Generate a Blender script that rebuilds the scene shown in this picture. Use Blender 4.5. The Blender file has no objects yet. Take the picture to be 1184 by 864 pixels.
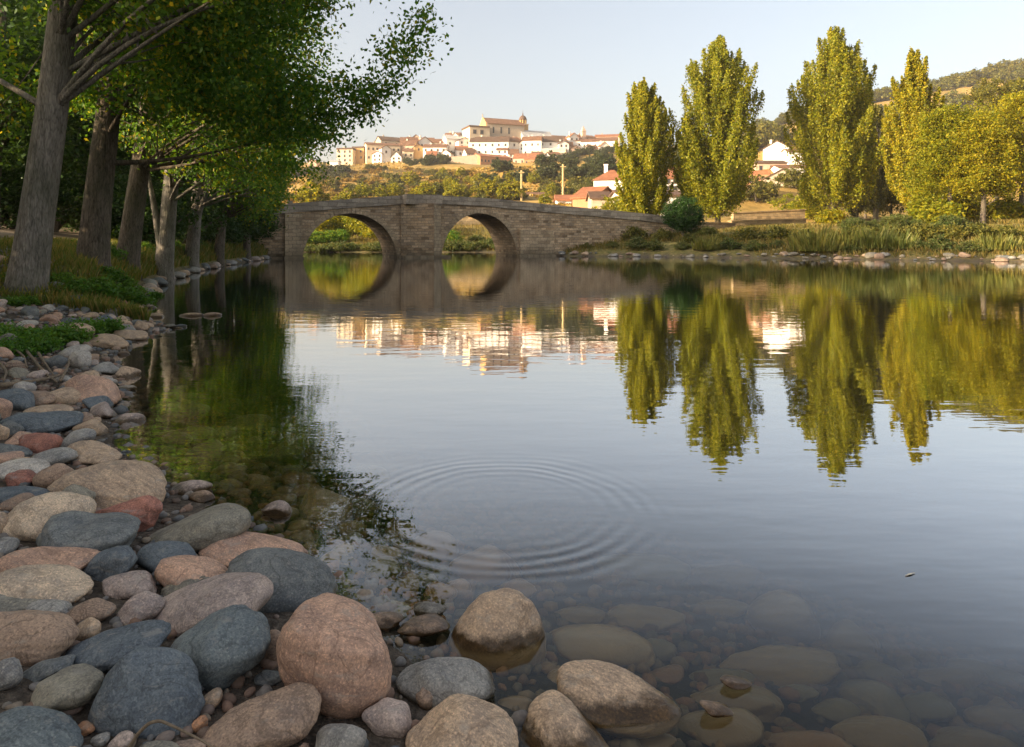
import bpy, math, random
import numpy as np
from mathutils import Vector, Matrix, Euler

rng = np.random.default_rng(7)
random.seed(7)
SC = bpy.context.scene
COL = SC.collection

# ------------------------------------------------------------------ camera
F, HX, HY, CH = 800.0, 592.0, 280.0, 1.2          # focal length (px of the 1184 px photo), principal column, horizon row, eye height
cam = bpy.data.cameras.new('camera')
cam.sensor_width = 36.0
cam.lens = 36.0 * F / 1184.0
cam.shift_y = -(432.0 - HY) / 1184.0
cam.clip_start, cam.clip_end = 0.05, 6000
camo = bpy.data.objects.new('camera', cam); COL.objects.link(camo)
camo.location = (0, 0, CH); camo.rotation_euler = (math.pi / 2, 0, 0)
SC.camera = camo

# ------------------------------------------------------------------ sky and sun
SUN_AZ, SUN_EL = math.radians(-116), math.radians(14)     # azimuth clockwise from +Y (the view direction)
world = bpy.data.worlds.new('World'); SC.world = world; world.use_nodes = True
wn = world.node_tree
sky = wn.nodes.new('ShaderNodeTexSky'); sky.sky_type = 'NISHITA'
sky.sun_disc = False; sky.sun_elevation = SUN_EL; sky.sun_rotation = SUN_AZ
sky.altitude = 300; sky.air_density = 1.0; sky.dust_density = 6.0; sky.ozone_density = 1.0
bg = wn.nodes['Background']; bg.inputs['Strength'].default_value = 0.15
hs = wn.nodes.new('ShaderNodeHueSaturation'); hs.inputs['Saturation'].default_value = .64   # thin evening veil: a paler sky
wm = wn.nodes.new('ShaderNodeMix'); wm.data_type = 'RGBA'; wm.blend_type = 'MULTIPLY'; wm.inputs[0].default_value = 1; wm.inputs[7].default_value = (.93, .915, .90, 1)
wn.links.new(sky.outputs[0], hs.inputs['Color']); wn.links.new(hs.outputs[0], wm.inputs[6]); wn.links.new(wm.outputs[2], bg.inputs[0])
sl = bpy.data.lights.new('sun', 'SUN'); sl.energy = 5.0; sl.angle = math.radians(0.5); sl.color = (1.0, 0.79, 0.52)
so = bpy.data.objects.new('sun', sl); COL.objects.link(so)
to_sun = Vector((math.sin(SUN_AZ) * math.cos(SUN_EL), math.cos(SUN_AZ) * math.cos(SUN_EL), math.sin(SUN_EL)))
so.rotation_euler = to_sun.to_track_quat('Z', 'Y').to_euler(); so.location = (-60, -20, 60)
vs = SC.view_settings
vs.view_transform = 'Standard'; vs.look = 'None'; vs.exposure = 1.38; vs.gamma = 1.0; vs.use_curve_mapping = False
cy_ = SC.cycles
cy_.use_denoising = True
cy_.max_bounces = 8; cy_.diffuse_bounces = 5; cy_.glossy_bounces = 3; cy_.transmission_bounces = 4; cy_.transparent_max_bounces = 8
cy_.volume_bounces = 0
cy_.caustics_reflective = False; cy_.caustics_refractive = False

# ------------------------------------------------------------------ small helpers
def P(px, py, D):
    return Vector(((px - HX) / F * D, D, CH - (py - HY) / F * D))

def sstep(a, b, x):
    t = np.clip((np.asarray(x, float) - a) / (b - a), 0, 1)
    return t * t * (3 - 2 * t)

def mesh_np(name, V, Fc, mat=None, smooth=False):
    V = np.ascontiguousarray(V, dtype=np.float32); me = bpy.data.meshes.new(name)
    groups = Fc if isinstance(Fc, list) else [Fc]
    groups = [np.asarray(g, dtype=np.int32) for g in groups if len(g)]
    me.vertices.add(len(V)); me.vertices.foreach_set('co', V.ravel())
    loops = np.concatenate([g.ravel() for g in groups])
    tot = np.concatenate([np.full(len(g), g.shape[1], np.int32) for g in groups])
    start = np.concatenate([[0], np.cumsum(tot)[:-1]]).astype(np.int32)
    me.loops.add(len(loops)); me.loops.foreach_set('vertex_index', loops)
    me.polygons.add(len(tot)); me.polygons.foreach_set('loop_start', start)
    me.polygons.foreach_set('loop_total', tot)
    me.polygons.foreach_set('use_smooth', np.full(len(tot), smooth, dtype=bool))
    me.update(calc_edges=True); me.validate()
    if mat: me.materials.append(mat)
    return me

class MB:
    """collects shapes, links them as ONE mesh object"""
    def __init__(self): self.v = []; self.q = []; self.t = []; self.n = 0
    def add(self, V, Q=None, T=None):
        V = np.asarray(V, float)
        self.v.append(V)
        if Q is not None and len(Q): self.q.append(np.asarray(Q) + self.n)
        if T is not None and len(T): self.t.append(np.asarray(T) + self.n)
        self.n += len(V)
    def box(self, x0, x1, y0, y1, z0, z1):
        V = [(x0,y0,z0),(x1,y0,z0),(x1,y1,z0),(x0,y1,z0),(x0,y0,z1),(x1,y0,z1),(x1,y1,z1),(x0,y1,z1)]
        self.add(V, [(3,2,1,0),(4,5,6,7),(0,1,5,4),(1,2,6,5),(2,3,7,6),(3,0,4,7)])
    def prism(self, poly, axis, a0, a1):
        """extrude a polygon: axis 'y' -> poly is (x,z); axis 'x' -> poly is (y,z); convex polygons"""
        n = len(poly); V = []
        for a in (a0, a1):
            for p in poly: V.append((p[0], a, p[1]) if axis == 'y' else (a, p[0], p[1]))
        Q = [(i, (i+1) % n, n + (i+1) % n, n + i) for i in range(n)]
        T = []
        for i in range(1, n-1): T += [(0, i+1, i), (n, n+i, n+i+1)]
        self.add(V, Q, T)
    def tube(self, pts, rad, n=8, lump=0.0, cap=True):
        pts = np.asarray(pts, float); m = len(pts); rad = np.broadcast_to(np.asarray(rad, float), (m,))
        tan = np.gradient(pts, axis=0); tan /= np.linalg.norm(tan, axis=1)[:, None] + 1e-9
        ref = np.array([0.13, 1.0, 0.07]) if abs(tan[0, 2]) > .6 else np.array([0, 0, 1.0])
        A = np.cross(tan, ref); A /= np.linalg.norm(A, axis=1)[:, None] + 1e-9
        B = np.cross(tan, A)
        th = np.arange(n) / n * 2 * np.pi
        rr = rad[:, None] * np.ones((1, n))
        if lump:
            ph = rng.random(6) * 6.28; tt = np.linspace(0, 1, m)[:, None]
            rr = rr * (1 + lump * (np.sin(2*th + ph[0] + 3*tt) * .5 + np.sin(3*th + ph[1] - 5*tt) * .4 + np.sin(5*th + ph[2] + 7*tt) * .3 + .4*np.sin(ph[3] + 19*tt + th)))
        V = (pts[:, None, :] + A[:, None, :] * (np.cos(th)[None, :, None] * rr[:, :, None]) + B[:, None, :] * (np.sin(th)[None, :, None] * rr[:, :, None])).reshape(-1, 3)
        i, j = np.meshgrid(np.arange(m-1), np.arange(n), indexing='ij'); i = i.ravel(); j = j.ravel(); k = (j+1) % n
        Q = np.stack([i*n+j, i*n+k, (i+1)*n+k, (i+1)*n+j], 1)
        T = []
        if cap: T = [((m-1)*n, (m-1)*n+a, (m-1)*n+a+1) for a in range(1, n-1)] + [(0, a+1, a) for a in range(1, n-1)]
        self.add(V, Q, T)
    def mesh(self, name, mat, smooth=False):
        V = np.concatenate(self.v); g = []
        if self.q: g.append(np.concatenate(self.q))
        if self.t: g.append(np.concatenate(self.t))
        return mesh_np(name, V, g, mat, smooth)
    def build(self, name, mat, parent=None, smooth=False):
        return link(name, self.mesh(name, mat, smooth), parent)

def link(name, data, parent=None):
    o = bpy.data.objects.new(name, data); COL.objects.link(o)
    if parent: o.parent = parent
    return o
def tag(o, label=None, cat=None, group=None, kind=None):
    if label: o['label'] = label
    if cat: o['category'] = cat
    if group: o['group'] = group
    if kind: o['kind'] = kind
    return o
def thing(name, label, cat, loc=(0, 0, 0), rz=0, group=None):
    o = bpy.data.objects.new(name, None); COL.objects.link(o)
    o.location = loc; o.rotation_euler = (0, 0, rz); o.empty_display_size = .3
    return tag(o, label, cat, group)
def dup(root, loc, rz=0.0, scale=1.0, label=None, group=None, hide=None):
    r = root.copy(); COL.objects.link(r); r.location = loc; r.rotation_euler = (0, 0, rz)
    r.scale = (scale, scale, scale) if not hasattr(scale, '__len__') else scale
    if label: r['label'] = label
    if group: r['group'] = group
    for ch in list(root.children):
        c = ch.copy(); COL.objects.link(c); c.parent = r
        for g in list(ch.children):
            d = g.copy(); COL.objects.link(d); d.parent = c
    return r

# ------------------------------------------------------------------ materials
class NT:
    def __init__(self, name):
        self.m = bpy.data.materials.new(name); self.m.use_nodes = True
        self.t = self.m.node_tree; self.t.nodes.clear()
        self.out = self.t.nodes.new('ShaderNodeOutputMaterial')
    def n(self, typ, **kw):
        x = self.t.nodes.new('ShaderNode' + typ)
        for k, v in kw.items(): setattr(x, k, v)
        return x
    def l(self, a, b): self.t.links.new(a, b)
    def set(self, node, **kw):
        for k, v in kw.items():
            s = node.inputs[k.replace('_', ' ')]
            if hasattr(v, 'is_output') or isinstance(v, bpy.types.NodeSocket): self.l(v, s)
            else: s.default_value = v
        return node
    def math(self, op, a, b=None, c=None, clamp=False):
        x = self.n('Math', operation=op); x.use_clamp = clamp
        for i, v in enumerate((a, b, c)):
            if v is None: continue
            if isinstance(v, bpy.types.NodeSocket): self.l(v, x.inputs[i])
            else: x.inputs[i].default_value = v
        return x.outputs[0]
    def mix(self, fac, a, b, blend='MIX'):
        x = self.n('Mix', data_type='RGBA', blend_type=blend)
        for s, v in ((x.inputs[0], fac), (x.inputs[6], a), (x.inputs[7], b)):
            if isinstance(v, bpy.types.NodeSocket): self.l(v, s)
            else: s.default_value = (*v, 1) if hasattr(v, '__len__') and len(v) == 3 else v
        return x.outputs[2]
    def ramp(self, fac, stops):
        x = self.n('ValToRGB'); e = x.color_ramp.elements
        while len(e) < len(stops): e.new(.5)
        for i, (p, c) in enumerate(stops):
            e[i].position = p; e[i].color = (*c, 1) if hasattr(c, '__len__') else (c, c, c, 1)
        self.l(fac, x.inputs[0]); return x.outputs[0]
    def noise(self, vec, scale, detail=4, rough=.55, dist=0.0):
        x = self.n('TexNoise'); x.inputs['Scale'].default_value = scale; x.inputs['Detail'].default_value = detail
        x.inputs['Roughness'].default_value = rough; x.inputs['Distortion'].default_value = dist
        if vec is not None: self.l(vec, x.inputs['Vector'])
        return x.outputs[0]
    def bump(self, h, strength=.3, dist=.02, normal=None):
        x = self.n('Bump'); x.inputs['Strength'].default_value = strength; x.inputs['Distance'].default_value = dist
        self.l(h, x.inputs['Height'])
        if normal is not None: self.l(normal, x.inputs['Normal'])
        return x.outputs[0]
    def bsdf(self, col, rough=.8, normal=None, spec=.3):
        x = self.n('BsdfPrincipled')
        for nm, v in (('Base Color', col), ('Roughness', rough), ('Specular IOR Level', spec)):
            s = x.inputs[nm]
            if isinstance(v, bpy.types.NodeSocket): self.l(v, s)
            else: s.default_value = (*v, 1) if hasattr(v, '__len__') else v
        if normal is not None: self.l(normal, x.inputs['Normal'])
        return x
    def done(self, sh):
        self.l(sh.outputs[0] if hasattr(sh, 'outputs') else sh, self.out.inputs['Surface']); return self.m
    def vec(self, node, scale=(1,1,1)):
        x = self.n('Mapping'); x.inputs['Scale'].default_value = scale
        self.l(node, x.inputs['Vector']); return x.outputs[0]

def mat_flat(name, col, var=.15, scale=6, rough=.85, bump=.2, bdist=.02):
    k = NT(name); tc = k.n('TexCoord').outputs['Object']
    a = k.noise(tc, scale, 5); b = k.noise(tc, scale * 9, 3)
    f = k.math('ADD', k.math('MULTIPLY', a, .65), k.math('MULTIPLY', b, .35))
    lo = tuple(c * (1 - var * 1.6) for c in col); hi = tuple(min(1, c * (1 + var * 1.6)) for c in col)
    c = k.ramp(f, [(.3, lo), (.7, hi)])
    return k.done(k.bsdf(c, rough, k.bump(b, bump, bdist) if bump else None))

def mat_stone():
    k = NT('river_stone'); oi = k.n('ObjectInfo'); tc = k.n('TexCoord').outputs['Object']
    geo = k.n('NewGeometry')
    pos = k.n('VectorMath', operation='ADD'); k.l(geo.outputs['Position'], pos.inputs[0])
    sc = k.n('VectorMath', operation='SCALE'); sc.inputs[0].default_value = (17, 31, 23); k.l(oi.outputs['Random'], sc.inputs['Scale'])
    k.l(sc.outputs[0], pos.inputs[1]); v = pos.outputs[0]
    base = oi.outputs['Color']
    big = k.noise(v, 7, 5, .6, .6); fine = k.noise(v, 95, 3, .7); mid = k.noise(v, 28, 5, .65)
    c = k.mix(k.ramp(big, [(.32, 0.), (.68, 1.)]), k.mix(1.0, base, (.66, .66, .70), 'MULTIPLY'), k.mix(1.0, base, (1.28, 1.22, 1.14), 'MULTIPLY'))
    c = k.mix(k.math('MULTIPLY', k.ramp(mid, [(.5, 0.), (.72, 1.)]), .55), c, k.mix(1.0, base, (1.7, 1.6, 1.45), 'MULTIPLY'))
    vo = k.n('TexVoronoi'); vo.inputs['Scale'].default_value = 230; k.l(v, vo.inputs['Vector'])
    sp = k.n('SeparateColor'); k.l(vo.outputs['Color'], sp.inputs[0])
    c = k.mix(k.math('MULTIPLY', k.ramp(sp.outputs[0], [(.74, 0.), (.80, 1.)]), .30), c, k.mix(1.0, base, (.38, .38, .40), 'MULTIPLY'))
    c = k.mix(k.math('MULTIPLY', k.ramp(sp.outputs[1], [(.82, 0.), (.88, 1.)]), .35), c, k.mix(1.0, base, (1.9, 1.75, 1.55), 'MULTIPLY'))
    grain = k.noise(v, 170, 2, .8)
    c = k.mix(.85, c, k.mix(1.0, c, k.ramp(grain, [(.3, (.66, .66, .67)), (.7, (1.34, 1.32, 1.29))]), 'MULTIPLY'))
    bw = k.n('TexWave', wave_type='BANDS', bands_direction='DIAGONAL'); bw.inputs['Scale'].default_value = 3.2; bw.inputs['Distortion'].default_value = 5; bw.inputs['Detail'].default_value = 4; bw.inputs['Detail Scale'].default_value = 2
    k.l(tc, bw.inputs['Vector'])
    c = k.mix(k.math('MULTIPLY', k.ramp(oi.outputs['Random'], [(.6, 0.), (.85, 1.)]), .22), c, k.mix(1.0, c, k.ramp(bw.outputs['Fac'], [(.3, (.6, .6, .62)), (.7, (1.4, 1.35, 1.28))]), 'MULTIPLY'))
    scuff = k.noise(k.vec(v, (1, 1, 3)), 16, 6, .75, .5)
    c = k.mix(k.math('MULTIPLY', k.ramp(scuff, [(.55, 0.), (.66, 1.)]), .45), c, (.34, .31, .26))
    # thin veins / cracks
    wv = k.noise(v, 5, 6, .6, 1.2)
    crack = k.ramp(k.math('ABSOLUTE', k.math('SUBTRACT', wv, .5)), [(.0, 1.), (.022, 0.)])
    c = k.mix(k.math('MULTIPLY', crack, .6), c, k.mix(1.0, base, (.45, .42, .40), 'MULTIPLY'))
    # wet, algae-darkened band close to the water surface; silt film on what lies under it
    sx = k.n('SeparateXYZ'); k.l(geo.outputs['Position'], sx.inputs[0])
    edge = k.math('ADD', sx.outputs[2], k.math('MULTIPLY', k.math('SUBTRACT', mid, .5), .05))
    wet = k.ramp(k.math('MULTIPLY', edge, 10), [(.20, 1.), (.42, 0.)])
    sub = k.ramp(k.math('ADD', k.math('MULTIPLY', sx.outputs[2], 20), .5), [(.2, 1.), (.5, 0.)])
    cw = k.mix(1.0, c, (.20, .165, .105), 'MULTIPLY')
    c = k.mix(wet, c, cw)
    c = k.mix(sub, c, k.mix(.55, k.mix(1.0, base, (.80, .66, .42), 'MULTIPLY'), k.mix(big, (.05, .038, .016), (.19, .14, .066))))
    rough = k.math('SUBTRACT', .78, k.math('MULTIPLY', wet, .5))
    h = k.math('ADD', k.math('MULTIPLY', mid, .6), k.math('MULTIPLY', fine, .4))
    h = k.math('SUBTRACT', h, k.math('MULTIPLY', crack, .35))
    return k.done(k.bsdf(c, rough, k.bump(h, .40, .007), .35))

def mat_leaf(name, cols, trans=.4, rough=.5, tcol=None):
    """leaf cards: each leaf (island) takes its own tone"""
    k = NT(name); geo = k.n('NewGeometry'); oi = k.n('ObjectInfo')
    n = len(cols)
    c = k.ramp(geo.outputs['Random Per Island'], [(i / max(1, n - 1), cc) for i, cc in enumerate(cols)])
    big = k.noise(geo.outputs['Position'], .6, 3)
    c = k.mix(1.0, c, k.ramp(big, [(.3, (.78, .80, .8)), (.7, (1.18, 1.15, 1.0))]), 'MULTIPLY')
    c = k.mix(1.0, c, k.ramp(oi.outputs['Random'], [(0, (.86, .92, .9)), (1, (1.14, 1.06, 1.0))]), 'MULTIPLY')
    d = k.bsdf(c, rough, None, .25)
    t = k.n('BsdfTranslucent'); k.l(k.mix(1.0, c, (1.8, 1.6, .65) if tcol is None else tcol, 'MULTIPLY'), t.inputs[0])
    m = k.n('MixShader'); m.inputs[0].default_value = trans
    k.l(d.outputs[0], m.inputs[1]); k.l(t.outputs[0], m.inputs[2])
    return k.done(m)

def mat_bark(name, dark, light):
    k = NT(name); tc = k.n('TexCoord').outputs['Object']
    w = k.noise(k.vec(tc, (9, 9, 1.4)), 2.2, 6, .65, .8); p = k.noise(tc, 1.6, 4)
    f = k.noise(k.vec(tc, (30, 30, 7)), 2, 3)
    ve = k.n('TexVoronoi', feature='DISTANCE_TO_EDGE'); ve.inputs['Scale'].default_value = 2.0; k.l(k.vec(k.mix(.12, tc, k.n('TexNoise').outputs['Color']), (15, 15, 3.4)), ve.inputs['Vector'])
    ck = k.ramp(ve.outputs['Distance'], [(0, 0.), (.16, 1.)])
    h = k.math('ADD', k.math('MULTIPLY', w, .62), k.math('ADD', k.math('MULTIPLY', f, .27), k.math('MULTIPLY', ck, .09)))
    c = k.ramp(h, [(.36, dark), (.52, tuple((a + b) / 2 for a, b in zip(dark, light))), (.68, light)])
    c = k.mix(k.ramp(p, [(.45, 0.), (.65, .5)]), c, (.07, .075, .04))
    return k.done(k.bsdf(c, .9, k.bump(h, 1.0, .05), .15))

def mat_masonry(name, tones, bw=.55, bh=.26, mortar=(.26, .215, .16), mix_noise=.7):
    k = NT(name); tc = k.n('TexCoord').outputs['Object']
    geo = k.n('NewGeometry'); sx = k.n('SeparateXYZ'); k.l(tc, sx.inputs[0])
    tr = k.n('VectorTransform', vector_type='NORMAL', convert_from='WORLD', convert_to='OBJECT'); k.l(geo.outputs['True Normal'], tr.inputs[0])
    nx = k.n('SeparateXYZ'); k.l(tr.outputs[0], nx.inputs[0])
    side = k.math('GREATER_THAN', k.math('ABSOLUTE', nx.outputs[0]), .75)
    u = k.math('ADD', k.math('MULTIPLY', sx.outputs[0], k.math('SUBTRACT', 1.0, side)), k.math('MULTIPLY', sx.outputs[1], side))
    wob = k.noise(tc, 2.2, 3); wob2 = k.noise(tc, 7, 3)
    cb = k.n('CombineXYZ'); k.l(k.math('ADD', u, k.math('MULTIPLY', wob, .35)), cb.inputs[0])
    k.l(k.math('ADD', sx.outputs[2], k.math('ADD', k.math('MULTIPLY', wob, .12), k.math('MULTIPLY', wob2, .06))), cb.inputs[1])
    br = k.n('TexBrick'); k.l(cb.outputs[0], br.inputs['Vector'])
    br.inputs['Scale'].default_value = 1; br.inputs['Brick Width'].default_value = bw; br.inputs['Row Height'].default_value = bh
    br.inputs['Mortar Size'].default_value = .018; br.inputs['Mortar Smooth'].default_value = .4
    br.inputs['Color1'].default_value = (0, 0, 0, 1); br.inputs['Color2'].default_value = (1, 1, 1, 1); br.inputs['Mortar'].default_value = (.4, .4, .4, 1)
    c = k.ramp(br.outputs['Color'], [(i / (len(tones) - 1), t) for i, t in enumerate(tones)])
    c = k.mix(br.outputs['Fac'], c, mortar)
    n1 = k.noise(tc, .7, 5, .65); n2 = k.noise(tc, 9, 4)
    c = k.mix(mix_noise, c, k.mix(1.0, c, k.ramp(n1, [(.3, (.55, .55, .56)), (.7, (1.25, 1.2, 1.12))]), 'MULTIPLY'))
    c = k.mix(.5, c, k.mix(1.0, c, k.ramp(n2, [(.3, (.6, .6, .6)), (.7, (1.3, 1.3, 1.3))]), 'MULTIPLY'))
    # damp and lichen near the water line
    damp = k.ramp(k.math('MULTIPLY', k.math('ADD', sx.outputs[2], k.math('MULTIPLY', n1, .5)), .5), [(.2, 1.), (.55, 0.)])
    c = k.mix(k.math('MULTIPLY', damp, .55), c, (.05, .05, .035))
    h = k.math('ADD', k.math('MULTIPLY', k.math('SUBTRACT', 1.0, br.outputs['Fac']), .7), k.math('MULTIPLY', n2, .5))
    return k.done(k.bsdf(c, .92, k.bump(h, .8, .05), .2))

def mat_plaster(name, col):
    k = NT(name); tc = k.n('TexCoord').outputs['Object']
    a = k.noise(tc, .5, 5, .65); b = k.noise(k.vec(tc, (2.5, 2.5, .5)), .8, 4)
    c = k.mix(k.ramp(a, [(.35, .0), (.7, .45)]), col, tuple(x * y for x, y in zip(col, (.72, .66, .58))))
    c = k.mix(k.ramp(b, [(.55, .0), (.75, .35)]), c, tuple(x * y for x, y in zip(col, (.6, .55, .5))))
    return k.done(k.bsdf(c, .9, None, .2))

def mat_tiles(name, c1, c2):
    k = NT(name); tc = k.n('TexCoord').outputs['Object']
    w = k.n('TexWave', wave_type='BANDS', bands_direction='X'); w.inputs['Scale'].default_value = 1.6; k.l(tc, w.inputs['Vector'])
    a = k.noise(tc, .7, 5, .7); b = k.noise(tc, 5, 3)
    f = k.math('ADD', k.math('MULTIPLY', a, .6), k.math('MULTIPLY', b, .4))
    c = k.ramp(f, [(.35, c1), (.65, c2)])
    return k.done(k.bsdf(c, .85, k.bump(w.outputs['Fac'], .8, .08), .2))

M = {}
M['stone'] = mat_stone()
M['leaf_shade'] = mat_leaf('leaf_alder', [(.055, .13, .022), (.085, .185, .030), (.12, .24, .038), (.07, .155, .026), (.17, .28, .036), (.42, .34, .03)], .5)
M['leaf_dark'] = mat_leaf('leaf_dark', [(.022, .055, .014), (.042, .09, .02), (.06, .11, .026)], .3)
M['leaf_poplar'] = mat_leaf('leaf_poplar', [(.085, .12, .010), (.21, .22, .014), (.35, .305, .018), (.16, .185, .012), (.44, .36, .020)], .42)
M['leaf_gold'] = mat_leaf('leaf_gold', [(.09, .13, .012), (.21, .215, .014), (.35, .295, .018), (.15, .175, .012)], .4)
M['leaf_olive'] = mat_leaf('leaf_olive', [(.06, .075, .018), (.125, .125, .025), (.18, .155, .03)], .25)
M['leaf_pine'] = mat_leaf('leaf_pine', [(.075, .085, .016), (.14, .135, .022), (.20, .17, .026)], .3)
M['leaf_bank'] = mat_leaf('leaf_bank', [(.05, .085, .024), (.09, .125, .034), (.13, .145, .05), (.16, .14, .05)], .35)
M['leaf_belt'] = mat_leaf('leaf_belt', [(.035, .05, .022), (.055, .07, .028), (.08, .085, .03)], .2)
M['leaf_hill'] = mat_leaf('leaf_hill', [(.17, .12, .028), (.28, .18, .036), (.36, .23, .045), (.15, .13, .03)], .2)
M['leaf_bright'] = mat_leaf('leaf_weed', [(.055, .13, .02), (.09, .20, .03), (.13, .25, .04), (.08, .13, .03)], .35)
M['grass_bank'] = mat_leaf('grass_blades', [(.065, .12, .02), (.11, .165, .028), (.19, .175, .042), (.29, .22, .08), (.09, .14, .022)], .35)
M['grass_dry'] = mat_leaf('grass_dry', [(.14, .125, .03), (.24, .165, .045), (.07, .09, .018), (.30, .21, .07)], .3)
M['reed'] = mat_leaf('reed_leaf', [(.10, .13, .03), (.15, .165, .04), (.22, .20, .055)], .3)
M['bark_pale'] = mat_bark('bark_pale', (.10, .086, .07), (.37, .325, .27))
M['bark'] = mat_bark('bark', (.05, .040, .030), (.25, .20, .155))
M['bark_pop'] = mat_bark('bark_poplar', (.07, .055, .035), (.24, .19, .12))
M['straw'] = mat_flat('straw', (.75, .66, .5), .1, 20, .8, 0)
M['twig'] = mat_flat('twig', (.20, .15, .10), .3, 20)
M['masonry'] = mat_masonry('bridge_masonry', [(.24, .165, .10), (.58, .42, .265), (.42, .305, .195), (.70, .53, .35), (.33, .255, .18)], .46, .21)
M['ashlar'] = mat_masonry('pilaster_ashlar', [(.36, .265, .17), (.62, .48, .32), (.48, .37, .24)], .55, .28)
M['parapet'] = mat_masonry('parapet_stone', [(.25, .215, .17), (.46, .395, .315), (.34, .29, .235)], .7, .33)
M['brickwall'] = mat_masonry('terrace_brick', [(.36, .26, .14), (.60, .45, .26), (.48, .35, .19)], .7, .34)
M['white'] = mat_plaster('white_plaster', (.80, .76, .70))
M['cream'] = mat_plaster('cream_plaster', (.66, .54, .38))
M['ochre'] = mat_plaster('ochre_plaster', (.52, .33, .14))
M['pinkwall'] = mat_plaster('pink_plaster', (.60, .42, .31))
M['rustwall'] = mat_plaster('rust_plaster', (.46, .23, .12))
M['beige'] = mat_plaster('beige_stone', (.48, .39, .29))
M['tile'] = mat_tiles('roof_tiles', (.13, .068, .042), (.25, .13, .075))
M['tile_red'] = mat_tiles('roof_tiles_red', (.24, .095, .05), (.40, .17, .085))
M['tile_brown'] = mat_tiles('roof_tiles_brown', (.085, .052, .036), (.16, .098, .066))
M['slate'] = mat_tiles('roof_slate', (.36, .35, .34), (.50, .48, .46))
M['pane'] = mat_flat('window_pane', (.05, .05, .055), .2, 3, .25, 0)
M['shutter'] = mat_flat('window_frame', (.30, .22, .15), .2, 3, .7, 0)
M['wood'] = mat_flat('pole_wood', (.46, .34, .16), .2, 2)
M['metal'] = mat_flat('lamp_metal', (.06, .06, .065), .1, 2, .5, 0)

# ------------------------------------------------------------------ terrain
SHORE = np.array([(40,-40),(14,-12),(4.2,-3.0),(1.9,-.6),(.75,.85),(.16,1.5),(-.25,1.95),(-.62,2.4),(-1.12,2.9),(-2.35,4.1),(-3.0,5.2),(-3.7,6.4),(-4.35,7.6),
    (-4.6,8.6),(-4.75,9.7),(-5.9,10.7),(-6.9,12.6),(-7.95,14.8),(-9.7,19),(-11.9,25),(-14.4,34),(-16.4,44),(-17.4,50),(-19.2,56),(-22,61),(-30,64),(-60,66),(-190,60),
    (-190,92),(-60,86),(-20,82),(0,81),(7,78),(7.5,70),(5,62.5),(3.9,59.3),(7,58),(11,56.3),(19,51),(25,47),(31,42),(45,33),(75,14),(120,-40)], float)
def sdf(x, y):
    x = np.asarray(x, float); y = np.asarray(y, float)
    best = np.full(x.shape, 1e9); ins = np.zeros(x.shape, bool); n = len(SHORE)
    for i in range(n):
        ax, ay = SHORE[i]; bx, by = SHORE[(i + 1) % n]
        ex, ey = bx - ax, by - ay
        t = np.clip(((x - ax) * ex + (y - ay) * ey) / (ex * ex + ey * ey), 0, 1)
        best = np.minimum(best, (x - ax - t * ex) ** 2 + (y - ay - t * ey) ** 2)
        c = ((ay > y) != (by > y))
        ins ^= c & (x < ex * (y - ay) / (ey if ey else 1e-9) + ax)
    d = np.sqrt(best)
    return np.where(ins, -d, d)
_w = rng.normal(size=(14, 2)); _p = rng.random(14) * 6.28
def wav(x, y, s):
    r = 0
    for i in range(14): r = r + np.sin((_w[i, 0] * x + _w[i, 1] * y) / s + _p[i])
    return r / 5.3
CTRL = []
def cp(px, py, D): CTRL.append((px, D, CH - (py - HY) / F * D))
def cz(px, D, z): CTRL.append((px, D, z))
for px in range(-400, 1700, 100):
    cz(px, 70, 2.8); cz(px, 90, 3.6); cz(px, 112, 5.2)
for a in [(340,240,200),(340,216,300),(340,203,380),(400,232,200),(400,215,280),(400,200,360),(400,191,396),(450,228,200),(450,210,290),(450,199,365),(450,190,398),(450,176,420),
          (500,226,200),(500,208,325),(500,192,385),(500,186,400),(500,172,430),(580,228,190),(580,206,330),(560,195,378),(600,194,378),(580,186,400),(580,166,428),(640,233,170),(640,205,310),(640,186,400),(640,169,435),
          (700,240,140),(700,208,300),(700,182,400),(700,169,440),(760,248,128),(760,222,180),(760,180,420),(850,246,125),(850,222,180),(850,195,260),(900,249,125),(900,219,180),(900,196,240),(900,172,330),
          (900,152,600),(840,162,600),(780,178,600),(1000,246,125),(1000,190,250),(1000,140,600),(1100,240,140),(1100,195,250),(1100,120,650),(1184,236,140),(1184,190,250),(1184,111,650),(1300,185,250),(1300,105,650),
          (1500,180,250),(1500,105,650)]: cp(*a)
for px in range(300, 760, 60): cz(px, 520, 58); cz(px, 900, 35); cz(px, 150, 8.5)
for px in (800, 950, 1100, 1300, 1600): cz(px, 950, 105); cz(px, 1450, 60)
for px, a, b, c in ((240, 9, 20, 30), (150, 7, 14, 22), (50, 6, 11, 16), (-150, 5, 8, 12), (-500, 5, 7, 9), (-900, 5, 7, 9)):
    cz(px, 200, a); cz(px, 300, b); cz(px, 420, c); cz(px, 900, c)
CTRL = np.array(CTRL)
def zfar(x, y):
    yy = np.maximum(y, 62.0); px = HX + F * x / yy; px = np.clip(px, -1200, 2200); L = np.log(yy)
    num = 0; den = 1e-9
    for (cx, cd, z) in CTRL:
        q = ((px - cx) / 80) ** 2 + ((L - math.log(cd)) / .16) ** 2
        w = 1 / (q + .12) ** 2.2
        num = num + w * z; den = den + w
    return num / den
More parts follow.
